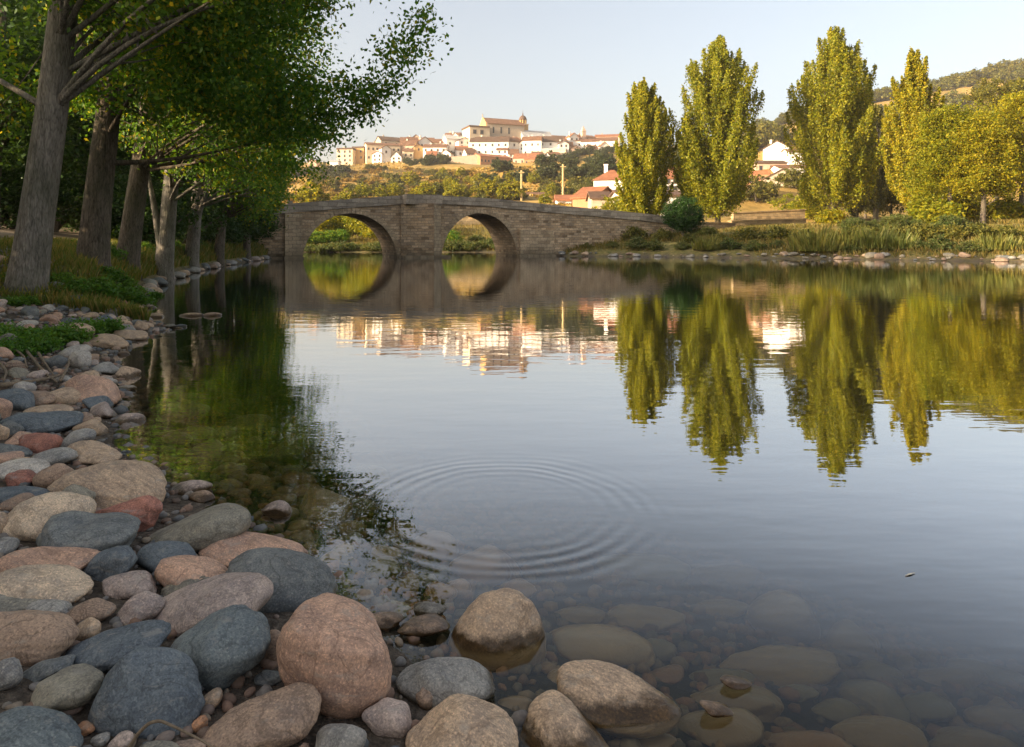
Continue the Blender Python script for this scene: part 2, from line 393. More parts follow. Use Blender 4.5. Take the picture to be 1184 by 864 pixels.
def H(x, y):
    x = np.asarray(x, float); y = np.asarray(y, float); sh = x.shape
    x = np.atleast_1d(x); y = np.atleast_1d(y)
    d = sdf(x, y)
    beach = np.interp(d, [0, .6, 2.4, 4.2, 7, 12, 25, 60], [0.0, .10, .40, .78, 1.25, 1.8, 2.4, 3.2])
    lbank = np.interp(d, [0, .25, .7, 1.4, 3.5, 7, 14, 30, 60], [-.02, .22, .72, 1.0, 1.35, 1.85, 2.4, 2.9, 3.4])
    rbank = np.interp(d, [0, .3, 1.2, 4, 10, 20, 32, 60], [-.02, .22, .55, 1.15, 1.9, 2.6, 3.0, 3.4])
    left = 1 - sstep(-1, 3, x + .33 * np.maximum(y, 0) - .8 - sstep(3, -3, y) * 3)
    left = np.where(y > 61, 0, left)
    wb = 1 - sstep(9.0, 12.5, y)
    land = left * (wb * beach + (1 - wb) * lbank) + (1 - left) * rbank
    land = land + wav(x, y, .9) * .035 * sstep(0.3, 2, d) + wav(x, y, 6) * .12 * sstep(2, 9, d)
    t = sstep(12, 42, d) * (1 - left) + sstep(25, 60, d) * left
    t = t * sstep(20, 60, y)
    fz = zfar(x, y) + wav(x, y, 22) * .9 * sstep(60, 200, y) if np.any(t > 0) else 0
    land = land * (1 - t) + t * fz
    bed = -np.interp(-d, [0, .25, .8, 1.6, 2.6, 4.5, 8, 20], [0, .07, .21, .38, .62, 1.1, 1.6, 2.0]) + wav(x, y, .5) * .012
    z = np.where(d > 0, land, bed)
    return z.reshape(sh) if sh else float(z[0])
def ray_ground(px, py, d0=1.3, d1=900, lift=0.0):
    """first point where the sight line through photo pixel (px,py) meets the ground"""
    D = np.exp(np.linspace(math.log(d0), math.log(d1), 500))
    z = CH - (py - HY) / F * D - lift; g = H((px - HX) / F * D, D)
    i = np.argmax(z <= g)
    if z[i] > g[i]: return None
    if i == 0: return float(D[0])
    a = (z[i-1] - g[i-1]); b = (z[i] - g[i])
    return float(D[i-1] + (D[i] - D[i-1]) * a / (a - b))
def at(px, D):
    x = (px - HX) / F * D
    return Vector((x, D, H(x, D)))

def mat_ground():
    k = NT('ground'); geo = k.n('NewGeometry'); pos = geo.outputs['Position']
    at_ = k.n('Attribute', attribute_name='zone'); sp = k.n('SeparateColor'); k.l(at_.outputs['Color'], sp.inputs[0])
    n1 = k.noise(pos, .35, 6, .65); n2 = k.noise(pos, 3.0, 6, .65); n3 = k.noise(pos, 38, 4, .7); n4 = k.noise(pos, .05, 5, .6)
    hill = k.ramp(k.math('ADD', k.math('MULTIPLY', n1, .5), k.math('MULTIPLY', n4, .5)), [(.36, (.14, .11, .034)), (.5, (.32, .205, .06)), (.64, (.44, .28, .085))])
    bank = k.ramp(n2, [(.34, (.085, .095, .026)), (.5, (.18, .155, .05)), (.66, (.31, .225, .09))])
    dirt = k.ramp(k.math('ADD', k.math('MULTIPLY', n2, .6), k.math('MULTIPLY', n3, .4)), [(.35, (.14, .105, .072)), (.65, (.32, .245, .17))])
    grav = k.ramp(n3, [(.3, (.045, .036, .028)), (.55, (.12, .095, .072)), (.75, (.21, .17, .135))])
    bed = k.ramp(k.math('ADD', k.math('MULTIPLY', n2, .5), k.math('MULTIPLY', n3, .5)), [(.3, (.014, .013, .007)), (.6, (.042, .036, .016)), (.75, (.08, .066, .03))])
    c = k.mix(sp.outputs[0], bank, hill)
    c = k.mix(sp.outputs[1], c, dirt)
    c = k.mix(sp.outputs[2], c, grav)
    sx = k.n('SeparateXYZ'); k.l(pos, sx.inputs[0])
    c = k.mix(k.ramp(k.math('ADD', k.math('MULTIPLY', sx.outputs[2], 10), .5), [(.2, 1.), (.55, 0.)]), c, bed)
    return k.done(k.bsdf(c, .95, k.bump(k.math('ADD', n3, k.math('MULTIPLY', n2, 2.0)), .7, .04), .15))
def build_ground():
    N = 560; s = np.linspace(-1, 1, N)
    k = math.asinh(1300 / 4.0)
    gx = -2.5 + 4.0 * np.sinh(k * s)
    sy = np.linspace(-.45, 1, N); gy = 3 + 4.0 * np.sinh(math.asinh(1490 / 4.0) * sy)
    X, Y = np.meshgrid(gx, gy); Z = H(X.ravel(), Y.ravel()).reshape(X.shape)
    V = np.stack([X, Y, Z], -1).reshape(-1, 3)
    i, j = np.meshgrid(np.arange(N - 1), np.arange(N - 1), indexing='ij'); b = (i * N + j).ravel()
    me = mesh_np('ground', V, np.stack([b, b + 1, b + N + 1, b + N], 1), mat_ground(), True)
    x, y = V[:, 0], V[:, 1]; d = sdf(x, y)
    left = (x < -.33 * y + 1.5) & (y < 60)
    hill = sstep(14, 34, d) * (~left) + left * sstep(40, 70, d)
    pathx = -.66 * y - .8
    dirt = left * np.clip(np.exp(-((x - pathx) / 2.6) ** 2) + .75 * sstep(.7, 1.8, d) * (1 - sstep(5, 9, d)), 0, 1) * sstep(8, 11, y)
    grav = np.where(y < 12.5, (1 - sstep(10.2, 12.2, y)) * (1 - sstep(3.6, 5.2, d)), 0)
    grav = np.maximum(grav, (1 - sstep(.08, .35, d)))
    ca = me.color_attributes.new('zone', 'FLOAT_COLOR', 'POINT')
    ca.data.foreach_set('color', np.stack([hill, dirt, grav, np.ones_like(hill)], 1).astype(np.float32).ravel())
    o = link('ground', me); o['kind'] = 'structure'
build_ground()

# ------------------------------------------------------------------ river
def build_water():
    k = NT('river_water'); geo = k.n('NewGeometry'); pos = geo.outputs['Position']
    sx = k.n('SeparateXYZ'); k.l(pos, sx.inputs[0])
    # spreading rings
    cb = k.n('CombineXYZ'); k.l(sx.outputs[0], cb.inputs[0]); k.l(sx.outputs[1], cb.inputs[1])
    ds = k.n('VectorMath', operation='DISTANCE'); k.l(cb.outputs[0], ds.inputs[0]); ds.inputs[1].default_value = (-.03, 3.14, 0)
    r = ds.outputs['Value']
    wob = k.noise(pos, 1.6, 2)
    rr = k.math('ADD', r, k.math('MULTIPLY', wob, .14))
    ph = k.math('SINE', k.math('MULTIPLY', rr, 2 * math.pi / .078))
    e = k.math('MULTIPLY', k.math('SUBTRACT', rr, .64), 1 / .15)
    env = k.math('POWER', 2.718, k.math('MULTIPLY', k.math('MULTIPLY', e, e), -1))
    tail = k.math('MULTIPLY', k.ramp(rr, [(.25, 0.), (.5, .28), (.8, .28), (1.0, 0.)]), .5)
    ring = k.math('MULTIPLY', ph, k.math('ADD', env, tail))
    w1 = k.noise(k.vec(pos, (1.0, 2.6, 1)), 1.3, 3, .5)
    w2 = k.noise(k.vec(pos, (1.0, 2.2, 1)), 9, 2, .5)
    near = k.ramp(k.math('MULTIPLY', sx.outputs[1], .05), [(.05, 1.), (.6, .12)])
    bz = k.ramp(k.math('MULTIPLY', k.math('ADD', sx.outputs[0], k.math('MULTIPLY', sx.outputs[1], .21)), -1.0), [(.0, .12), (.35, 1.)])   # ruffled strip under the overhanging trees
    h = k.math('ADD', k.math('MULTIPLY', w1, .9), k.math('MULTIPLY', k.math('MULTIPLY', w2, .30), k.math('MULTIPLY', near, bz)))
    h = k.math('ADD', k.math('MULTIPLY', h, .0030), k.math('MULTIPLY', k.math('MULTIPLY', ring, k.ramp(k.noise(pos, 1.1, 2), [(.35, .25), (.65, 1.)])), .00052))
    b = k.n('Bump'); b.inputs['Strength'].default_value = 1.0; b.inputs['Distance'].default_value = 1.0; k.l(h, b.inputs['Height'])
    dt = k.n('VectorMath', operation='DOT_PRODUCT'); k.l(b.outputs[0], dt.inputs[0]); k.l(geo.outputs['Incoming'], dt.inputs[1])
    rp = k.n('ValToRGB'); rp.color_ramp.interpolation = 'B_SPLINE'; e_ = rp.color_ramp.elements
    stops = [(0, 1), (.1, .84), (.2, .68), (.3, .52), (.4, .25), (.48, .085), (.56, .026), (.68, .02), (1, .018)]
    while len(e_) < len(stops): e_.new(.5)
    for q, (x_, v_) in enumerate(stops): e_[q].position = x_; e_[q].color = (v_, v_, v_, 1)
    k.l(k.math('ABSOLUTE', dt.outputs['Value'], None, None, True), rp.inputs[0]); frs = rp.outputs[0]
    gl = k.n('BsdfGlossy'); gl.inputs['Roughness'].default_value = .012; gl.inputs['Color'].default_value = (.97, .98, 1, 1); k.l(b.outputs[0], gl.inputs['Normal'])
    tr = k.n('BsdfTransparent'); tr.inputs[0].default_value = (.93, .94, .9, 1)
    m = k.n('MixShader'); k.l(k.math('MULTIPLY', frs, k.math('SUBTRACT', 1.0, k.math('MULTIPLY', geo.outputs['Backfacing'], .9))), m.inputs[0]); k.l(tr.outputs[0], m.inputs[1]); k.l(gl.outputs[0], m.inputs[2])
    k.l(m.outputs[0], k.out.inputs['Surface'])
    va = k.n('VolumeAbsorption'); va.inputs['Color'].default_value = (.62, .60, .44, 1); va.inputs['Density'].default_value = 3.1
    k.l(va.outputs[0], k.out.inputs['Volume'])
    mb = MB(); mb.box(-190, 130, -45, 95, -3.0, 0.0)
    o = mb.build('water', k.m); o['kind'] = 'structure'
build_water()

# ------------------------------------------------------------------ stone bridge
def build_bridge():
    SL = .45; c0 = (-7.0, 55.0); th = math.atan(SL)
    def sD(px):
        u = (px - HX) / F; D = (c0[1] - SL * c0[0]) / (1 - SL * u); return (u * D - c0[0]) / math.cos(th), D
    def zz(px, py): return CH - (py - HY) / F * sD(px)[1]
    S = lambda px: sD(px)[0]
    root = thing('stone_bridge', 'old stone bridge with two round arches crossing the river', 'bridge', (c0[0], c0[1], 0), th)
    T = 4.6
    topk = [(255,241.5),(285,239.5),(330,236),(400,230.5),(463,226.3),(510,226.3),(560,229),(600,233),(640,237.2),(690,241.8),(735,246),(775,250.5),(800,253)]
    ts = np.array([S(p[0]) for p in topk]); tz = np.array([zz(*p) for p in topk])
    top = lambda s: np.interp(s, ts, tz)
    arches = [(S(350), S(459), zz(403, 247)), (S(510.5), S(598), zz(556, 247))]
    def low(s):
        z = np.full_like(s, -1.6)
        for a, b, h in arches:
            m = (s >= a) & (s <= b); u = (s - (a + b) / 2) / ((b - a) / 2)
            z = np.where(m, np.sqrt(np.maximum(0, 1 - u * u)) * (h + .25) - .25, z)
        return z
    xs = [np.linspace(S(255), S(778), 200)]
    for a, b, h in arches:
        xs.append((a + b) / 2 - (b - a) / 2 * np.cos(np.linspace(0, np.pi, 60))); xs.append(np.array([a - 1e-3, b + 1e-3]))
    s = np.unique(np.concatenate(xs)); PH = .62
    lo, hi = low(s), top(s) - PH
    n = len(s); V = []
    for y in (0, T):
        for j in range(n): V.append((s[j], y, lo[j])); V.append((s[j], y, hi[j]))
    Q = []
    for j in range(n - 1):
        a = 2 * j; b = a + 2; k = 2 * n
        Q += [(a, b, b + 1, a + 1), (k + a + 1, k + b + 1, k + b, k + a), (a + 1, b + 1, k + b + 1, k + a + 1), (k + a, k + b, b, a)]
    mb = MB(); mb.add(V, Q); mb.build('spandrel_wall', M['masonry'], root)
    # parapets: a band of dressed slabs either side, standing proud of the wall, capped
    for y0, y1 in ((-.12, .38), (T - .38, T + .12)):
        mb = MB(); ps = np.linspace(S(255), S(778), 90)
        V = []; Q = []
        for q in ps:
            t = float(top(np.array(q)))
            V += [(q, y0, t - PH - .06), (q, y1, t - PH - .06), (q, y1, t), (q, y0, t)]
        for i in range(len(ps) - 1):
            for e in range(4): Q.append((4*i+e, 4*i+(e+1) % 4, 4*i+4+(e+1) % 4, 4*i+4+e))
        mb.add(V, Q); mb.build('parapet', M['parapet'], root)
    # voussoir rings
    for a, b, h in arches:
        mb = MB(); N = 36; c = (a + b) / 2; hw = (b - a) / 2; t = np.linspace(0.0, np.pi, N + 1)
        for i in range(N):
            t0, t1 = t[i] + .006, t[i + 1] - .006; g = .42
            pr = .045 + .02 * random.random()
            pts = []
            for (tt, e) in ((t0, 0.01), (t1, 0.01), (t1, g), (t0, g)): pts.append((c - (hw + e) * math.cos(tt), (h + .25 + e) * math.sin(tt) - .25))
            mb.prism(pts, 'y', -pr, .2)
        mb.build('arch_ring', M['ashlar'], root)
    # central pier with pointed cutwater, full height
    def cut(p0, p1, pk, dpt, py, mat, nm, zt=None):
        a, b, c = S(p0), S(p1), S(pk); mb = MB(); zt = float(top(np.array(c))) - PH - .1 if zt is None else zt
        poly = [(a, .1), (b, .1), (b, -.2), (c, -dpt), (a, -.2)]
        V = [(x, y, -1.6) for x, y in poly] + [(x, y, zt) for x, y in poly]; nn = len(poly)
        mb.add(V, [(i, nn + i, nn + (i + 1) % nn, (i + 1) % nn) for i in range(nn)])
        mb.add([(x, y, zt) for x, y in poly] , None, [(0, 2, 1), (0, 3, 2), (0, 4, 3)])
        mb.build(nm, mat, root)
    cut(463, 508, 492, 2.1, 226, M['masonry'], 'cutwater')
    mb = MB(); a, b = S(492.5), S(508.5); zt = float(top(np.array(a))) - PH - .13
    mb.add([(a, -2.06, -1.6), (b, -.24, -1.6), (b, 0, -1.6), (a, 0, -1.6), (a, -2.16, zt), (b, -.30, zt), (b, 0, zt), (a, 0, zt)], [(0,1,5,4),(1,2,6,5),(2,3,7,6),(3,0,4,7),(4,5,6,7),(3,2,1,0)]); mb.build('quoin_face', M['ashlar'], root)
    cap = MB(); a, b = S(465), S(506)
    cap.box(a, b, -1.2, .05, float(top(np.array((a + b) / 2))) - PH - .12, float(top(np.array((a + b) / 2))) + .02); cap.build('refuge_parapet', M['parapet'], root)
    # pilasters and lower skirts
    for p0, p1, d, f in ((329, 349, .35, 1.0), (600, 639, .30, .60)):
        mb = MB(); a, b = S(p0), S(p1); zt = float(top(np.array((a + b) / 2))) - PH - .12
        mb.box(a, b, -d, .1, -1.6, zt if f == 1 else zt * f)
        mb.build('pilaster', M['ashlar'], root)
    for p0, p1, d, zt in ((459.5, 510, 2.35, .16), (327, 351, .5, .12), (598.5, 641, .5, .14)):
        mb = MB(); mb.box(S(p0), S(p1), -d, .1, -1.6, zt); mb.build('footing', M['ashlar'], root)
    mb = MB(); mb.box(S(333), S(338), -.14, .4, float(top(np.array(S(335)))) , float(top(np.array(S(335)))) + .22); mb.build('parapet_block', M['parapet'], root)
    # deck
    mb = MB(); V = []; Q = []
    ps = np.linspace(S(255), S(778), 60)
    for q in ps:
        t = float(top(np.array(q))) - PH + .03; V += [(q, .385, t), (q, T - .385, t)]
    for i in range(len(ps) - 1): Q.append((2*i, 2*i+2, 2*i+3, 2*i+1))
    mb.add(V, Q); mb.build('deck', M['parapet'], root)
build_bridge()

# ------------------------------------------------------------------ river stones
COLS = dict(slate=(.094, .112, .126), teal=(.106, .126, .132), dgrey=(.115, .125, .125), olive=(.17, .16, .13), grey=(.21, .205, .19), lgrey=(.31, .29, .26),
            tan=(.335, .25, .175), cream=(.40, .32, .235), pink=(.36, .235, .17), red=(.25, .115, .085), brown=(.235, .17, .125), rust=(.30, .16, .09), pgrey=(.30, .245, .215))
def ico(sub):
    import bmesh
    bm = bmesh.new(); bmesh.ops.create_icosphere(bm, subdivisions=sub, radius=1.0)
    V = np.array([v.co[:] for v in bm.verts]); T = np.array([[v.index for v in f.verts] for f in bm.faces]); bm.free()
    return V, T
ICO = {s: ico(s) for s in (1, 2, 3, 4, 5)}
def stone_mesh(name, sub=4, p=7, npl=11, rough=.02, form='', tiltsign=1):
    p = max(4.5, p * .92); npl = npl + 6
    V, T = ICO[sub]
    nrm = rng.normal(size=(npl, 3)); nrm /= np.linalg.norm(nrm, axis=1)[:, None]
    h = rng.uniform(.80, 1.18, npl)
    g_ = rng.normal(size=(26, 3)); g_ /= np.linalg.norm(g_, axis=1)[:, None]; nrm = np.concatenate([nrm, g_]); h = np.concatenate([h, np.full(26, 1.17)])
    q = np.maximum(V @ nrm.T, 0) / h[None, :]
    r = np.minimum(np.sum(q ** p, axis=1) ** (-1.0 / p), 1.3)
    for _ in range(random.choice((0, 1, 2, 2)) if not form else 0):          # broken faces
        m_ = rng.normal(size=3); m_ /= np.linalg.norm(m_); hh_ = rng.uniform(.62, .84) / np.maximum(V @ m_, .05)
        hh_ = hh_ * (1 + .03 * np.sin(V @ rng.normal(size=3) * 6)); kk = 14.0
        r = (r ** -kk + hh_ ** -kk) ** (-1 / kk)
    W = V * r[:, None]
    for f, a in ((1.7, .055), (3.6, .02), (8, rough * .45), (17, rough * .3)):
        for _ in range(3):
            w = rng.normal(size=3) * f; W = W * (1 + a * np.sin(W @ w + rng.random() * 6.28))[:, None]
    lo, hi = W.min(0), W.max(0); W = (W - (lo + hi) / 2) / ((hi - lo) / 2)
    x, z = W[:, 0].copy(), W[:, 2].copy()
    if 'pear' in form: W[:, 0] = x * (.82 - .36 * z) - .10 * (z + 1) * .5; W[:, 1] *= (.9 - .2 * z)
    if 'kidney' in form or 'lobed' in form: W[:, 2] -= .34 * np.exp(-((x + .15) / .32) ** 2) * np.maximum(z, 0)
    if 'peaked' in form or 'angular' in form: W[:, 0] = x * (.78 - .32 * z)
    if 'flat top' in form: W[:, 2] = np.where(z > .45, .45 + (z - .45) * .35, z)
    if 'wedge' in form or 'sloping' in form: W[:, 2] = z * (.80 - .35 * x * np.sign(tiltsign))
    lo, hi = W.min(0), W.max(0); W = (W - (lo + hi) / 2) / ((hi - lo) / 2)
    return mesh_np(name, W, T, M['stone'], True)
STONE_XY = []     # (x, y, r)
def put_stone(me, loc, axes, tilt, colr, name, label, cat, group, yaw=0.0):
    o = link(name, me); o.location = loc; o.scale = axes; o.rotation_euler = (0, math.radians(tilt), yaw)
    j = 1.32 + (random.random() - .5) * .22
    c = COLS[colr] if isinstance(colr, str) else colr
    o.color = (c[0] * j, c[1] * j, c[2] * j, 1)
    tag(o, label, cat, group); STONE_XY.append((loc[0], loc[1], max(axes[0], axes[1])))
    return o
def hero(x0, y0, x1, y1, colr, label, mode='g', tilt=0, p=7, bury=.55, cat='stone', group='stones on the river shore', name='river_stone', npl=11):
    cx, cy = (x0 + x1) / 2, (y0 + y1) / 2; w, h = (x1 - x0) / 2, (y1 - y0) / 2
    if mode == 'w':      # stands in the water, the box ends at the water line
        Df = CH * F / (y1 - HY); b = .72 * w * Df / F; D = Df + b * .85; a = w * D / F
        tt = (y0 - HY) / F; ext = CH - tt * D; c = math.sqrt(max(ext * ext - (b * tt) ** 2, (ext * .45) ** 2))
        loc = ((cx - HX) / F * D, D, -.012 if c > .06 else .012)
    else:
        Ds = np.exp(np.linspace(math.log(1.05), math.log(40), 700)); tt = (cy - HY) / F
        hv = h * Ds / F; a_ = w * Ds / F
        b_ = np.minimum(.85 * a_, .78 * hv / tt); b_ = np.maximum(b_, .35 * a_)
        c_ = np.sqrt(np.maximum(hv ** 2 - (b_ * tt) ** 2, (.45 * hv) ** 2))
        c_ = np.minimum(c_, 1.1 * a_)
        x_ = (cx - HX) / F * Ds; z_ = CH - tt * Ds; g = H(x_, Ds)
        if mode == 's': g = np.minimum(g, -.05)
        i = np.argmax(z_ - bury * c_ <= g)
        D, a, b, c = Ds[i], a_[i], b_[i], c_[i]; loc = (x_[i], D, z_[i])
        if mode == 's' and loc[2] + c > -.025: c = max(.03, -.025 - loc[2])
    if tilt:
        t = abs(math.radians(tilt)); a = a * (1 + .10 * t); c = c * (1 - .25 * t)
    sub = 5 if (x1 - x0) > 60 else 4
    return put_stone(stone_mesh(name, sub, p, npl, .02, label if ('pear-shaped stone lying' in label or 'kidney-shaped boulder in' in label or 'two-lobed' in label and label.startswith('pinkish two') or 'peaked' in label and 'boulder at' in label or label.startswith('angular') or 'with a flat top' in label or label.startswith('grey wedge boulder at') or label.startswith('round brown')) else '', tilt or 1), loc, (a * 1.02, b, c * 1.02), tilt, colr, name, label, cat, group)
HEROES = [
 (113,739,230,860,'slate','large blue pear-shaped stone lying beside the curved dry stem','g',-8,5,.5),
 (82,721,188,782,'slate','dark blue rounded stone just behind the blue pear-shaped stone','g',-6,6),
 (192,704,314,806,'teal','blue slanted boulder with beige speckles right of the pear-shaped stone','g',-18,6),
 (178,661,310,740,'pgrey','pinkish grey humped boulder behind the blue speckled boulder','g',-10,6),
 (263,634,385,712,'dgrey','dark blue grey boulder with wet underside reaching into the water','g',16,6),
 (232,611,356,660,'pink','low pink stone behind the dark blue grey shore boulder','g',10,6),
 (170,582,290,645,'olive','grey wedge boulder at the water edge beside the red stone','g',-8,6),
 (160,623,227,668,'slate','small slate blue stone below the grey wedge boulder','g',-8,7),
 (182,641,263,695,'pink','speckled pink stone left of the humped pinkish grey boulder','g',4,7),
 (187,657,250,700,'olive','slanted flat grey stone leaning on the speckled pink stone','g',-16,7),
 (67,531,195,592,'tan','largest tan boulder at the water edge above the red stone','g',8,5),
 (115,570,187,622,'red','brick red rounded stone in front of the largest tan boulder','g',4,7),
 (71,561,107,600,'olive','small grey egg-shaped stone left of the red stone','g',10,7),
 (11,569,103,634,'cream','pale cream coarse boulder behind the grey kidney-shaped boulder','g',0,6),
 (46,591,155,652,'dgrey','dark grey kidney-shaped boulder in front of the pale cream boulder','g',4,6),
 (93,627,164,677,'slate','slanted slate stone resting beside the grey kidney-shaped boulder','g',-24,6),
 (-10,634,104,676,'pink','flat pinkish beige stone behind the big cream boulder','g',2,6),
 (-20,648,100,706,'cream','big cream oval boulder at the left with fine cracks','g',4,6),
 (120,658,182,696,'pgrey','pale pinkish lumpy stone in front of the slanted slate stone','g',6,8),
 (133,684,185,730,'pgrey','faceted stone crossed by a pale vein beside the humped boulder','g',-20,10),
 (76,690,130,726,'brown','flat reddish brown wedge of stone beside the veined faceted stone','g',-12,8),
 (-24,690,91,772,'brown','big brown lumpy boulder at the left below the cream oval','g',6,6),
 (-30,682,52,712,'olive','grey flat slab on the back of the big brown boulder','g',10,7),
 (30,768,119,834,'olive','rough layered grey stone on gravel left of the pear-shaped stone','g',-16,12),
 (-26,820,88,900,'teal','smooth teal stone in the bottom left corner','g',6,6),
 (321,698,455,828,'pink','big pink boulder with a flat top at the waterline','g',14,8,.75),
 (240,794,366,880,'brown','speckled brown oval boulder in front of the blue speckled boulder','g',-4,6),
 (460,755,571,822,'grey','grey dome stone between the pink boulder and the round water boulder','g',8,6),
 (470,797,597,900,'tan','angular tan boulder at the bottom beside the grey dome stone','g',-6,10),
 (601,806,706,890,'tan','tan peaked boulder at the bottom edge right of the angular one','g',8,9),
 (420,806,476,856,'pgrey','small round greyish pink stone below the big pink boulder','g',6,7),
 (362,835,422,890,'grey','grey stone at the bottom edge between brown oval and pink stones','g',0,8),
 (481,792,507,828,'brown','small upright brown stone wedged against the grey dome stone','g',60,9),
 (230,797,259,824,'tan','small tan pebble under the blue speckled boulder','g',-30,7),
 (220,826,240,852,'rust','rusty brown pebble between pear-shaped stone and brown oval boulder','g',0,8),
 (86,832,111,853,'rust','round orange brown pebble on the gravel by the pear-shaped stone','g',0,7),
 (118,826,143,846,'pink','knobbly pinkish pebble left of the pear-shaped stone','g',0,11),
 (129,845,154,868,'pgrey','greyish pink pebble at the start of the dry stem','g',0,7),
 (104,846,128,866,'grey','plain grey pebble beside the round orange brown pebble','g',-10,7),
 (292,718,332,785,'brown','brown stone wedged between blue speckled and big pink boulders','g',0,7),
 (294,774,327,796,'dgrey','dark flat chip of stone above the speckled brown oval boulder','g',0,12),
 (26,757,82,790,'dgrey','rough dark grey stone behind the layered grey stone','g',-12,12),
 (-14,760,26,805,'grey','grey stone at the left edge under the big brown boulder','g',0,8),
 (0,856,102,895,'tan','tan stone at the very bottom in front of the teal stone','g',0,7),
 (28,690,82,716,'grey','small grey stone squeezed between cream oval and brown boulder','g',4,8),
 (82,716,116,745,'tan','tan stone peeping out between brown boulder and dark blue stone','g',0,7),
 (148,858,216,890,'olive','grey stone at the bottom edge under the curved dry stem','g',0,7),
 (198,852,238,880,'brown','brown grey stone at the bottom edge where the stem ends','g',0,7),
 (80,434,138,476,'pink','boulder half grey half pinkish brown at the water edge','g',12,7),
 (91,428,117,446,'tan','yellowish tan stone behind the half grey half pinkish boulder','g',4,7),
 (28,452,64,473,'brown','smaller brown lobe-shaped stone of the touching tan pair','g',4,7),
 (50,448,91,474,'tan','larger tan oval of the touching pair above the long slate','g',2,6),
 (10,473,93,502,'slate','long flat slate blue stone above the pinkish two-lobed stone','g',2,9),
 (80,476,107,500,'brown','brown stone tucked behind the right end of the long slate','g',10,7),
 (33,467,84,482,'tan','thin tan stone lying along the back of the long slate','g',2,7),
 (26,498,70,532,'red','pinkish red granite stone below the long slate stone','g',-8,8),
 (6,499,38,518,'pink','pale pink stone at the left of the red granite stone','g',-6,8),
 (73,495,112,522,'grey','blocky grey stone at the water edge above the tan oval','g',-18,9),
 (74,512,139,540,'tan','tan oval boulder at the water edge above the largest tan boulder','g',6,6),
 (32,518,83,542,'grey','grey flat stone left of the tan oval boulder','g',-10,9),
 (43,535,84,572,'brown','dark brown egg-shaped boulder against the largest tan boulder','g',-12,6),
 (-12,529,60,560,'lgrey','wide pale grey stone left of the dark brown egg-shaped boulder','g',4,7),
 (6,543,41,566,'red','small brick red stone in front of the wide pale grey stone','g',0,8),
 (-20,561,53,588,'slate','long blue stone above the pale cream coarse boulder','g',2,6),
 (2,571,41,596,'brown','brown stone between the long blue and the pale cream boulder','g',-8,7),
 (-16,585,13,632,'tan','tan stone cut by the left edge beside the cream coarse boulder','g',0,7),
 (-8,449,38,478,'slate','blue grey wedge behind the long slate at the left edge','g',16,7),
 (-14,458,13,494,'pink','pinkish block at the left edge left of the long slate','g',0,8),
 (-16,486,10,514,'tan','tan stone at the left edge below the pinkish block','g',0,7),
 (0,486,25,506,'dgrey','dark grey stone at the left end of the long slate','g',6,8),
 (-8,512,34,534,'dgrey','dark grey slab left of the pinkish red granite stone','g',12,8),
 (-14,522,26,538,'pink','thin pink stone in front of the dark grey slab','g',0,8),
 (103,386,145,408,'tan','pointed tan stone lying on its mirror image in the shallows','g',14,8),
 (79,373,107,395,'tan','rounded tan stone behind the pointed tan stone','g',18,6),
 (55,381,97,399,'brown','long brown tan stone beside the leafy green weeds','g',8,7),
 (70,367,93,380,'slate','blue grey oval stone at the right end of the weeds','g',6,7),
 (100,370,126,389,'pgrey','striped pinkish stone behind the pointed tan stone','g',16,8),
 (111,364,132,380,'slate','slate wedge between the striped stone and the flat tan stone','g',14,9),
 (129,365,153,379,'tan','flat tan stone right of the slate wedge','g',4,7),
 (134,381,171,395,'tan','low pointed tan stone touching the water by the spit','g',6,8),
 (127,377,142,391,'pink','small pink stone left of the low pointed tan stone','g',0,7),
 (138,375,156,387,'grey','small grey stone behind the low pointed tan stone','g',10,8),
 (121,355,153,370,'olive','curved grey stone behind the flat tan stone','g',12,7),
 (131,345,148,357,'rust','orange brown stone at the top of the stony beach','g',0,7),
 (150,360,166,373,'tan','small tan stone left of the big spit boulder','g',4,8),
 (167,361,196,378,'tan','biggest tan boulder at the root of the stone spit','g',10,7),
 (155,371,171,384,'tan','tan stone in the water in front of the spit boulder','g',4,7),
 (180,357,194,367,'tan','round tan stone behind the biggest spit boulder','g',0,7),
 (193,352,204,364,'grey','small upright grey stone standing on the stone spit','g',0,8),
 (164,351,181,364,'pgrey','pale greyish stone on the upper edge of the spit','g',6,7),
 (149,351,166,362,'pink','pale pinkish stone left of the greyish one on the spit','g',6,7),
 (45,392,65,409,'slate','blue stone among the driftwood twigs','g',6,7),
 (58,390,78,405,'grey','grey oval stone right of the blue stone by the twigs','g',10,6),
 (81,404,105,430,'lgrey','light grey rounded stone at the twig ends by the water','g',-14,7),
 (77,394,92,410,'pgrey','pinkish grey stone behind the light grey rounded stone','g',-20,7),
 (95,394,108,406,'brown','small brown stone left of the pointed tan stone','g',0,8),
 (-4,385,19,408,'olive','brownish grey boulder at the left edge below the weeds','g',0,6),
 (-12,401,14,420,'pink','pink boulder at the left edge under the brownish grey one','g',0,7),
 (53,411,77,428,'dgrey','dark grey blocky stone under the driftwood twigs','g',0,9),
 (12,412,31,426,'dgrey','dark slab left of the driftwood twigs','g',-8,10),
 (11,425,34,440,'olive','grey brown slab below the driftwood twigs','g',10,10),
 (30,428,54,443,'pgrey','pale angular stone at the root of the driftwood','g',-20,11),
 (58,326,81,341,'grey','dark rounded stone at the foot of the green bank','g',12,6),
]
for hh in HEROES:
    a = list(hh[:6]) + list(hh[6:])
    kw = {}
    if len(hh) > 9: kw['bury'] = hh[9]
    hero(*hh[:9], **kw)
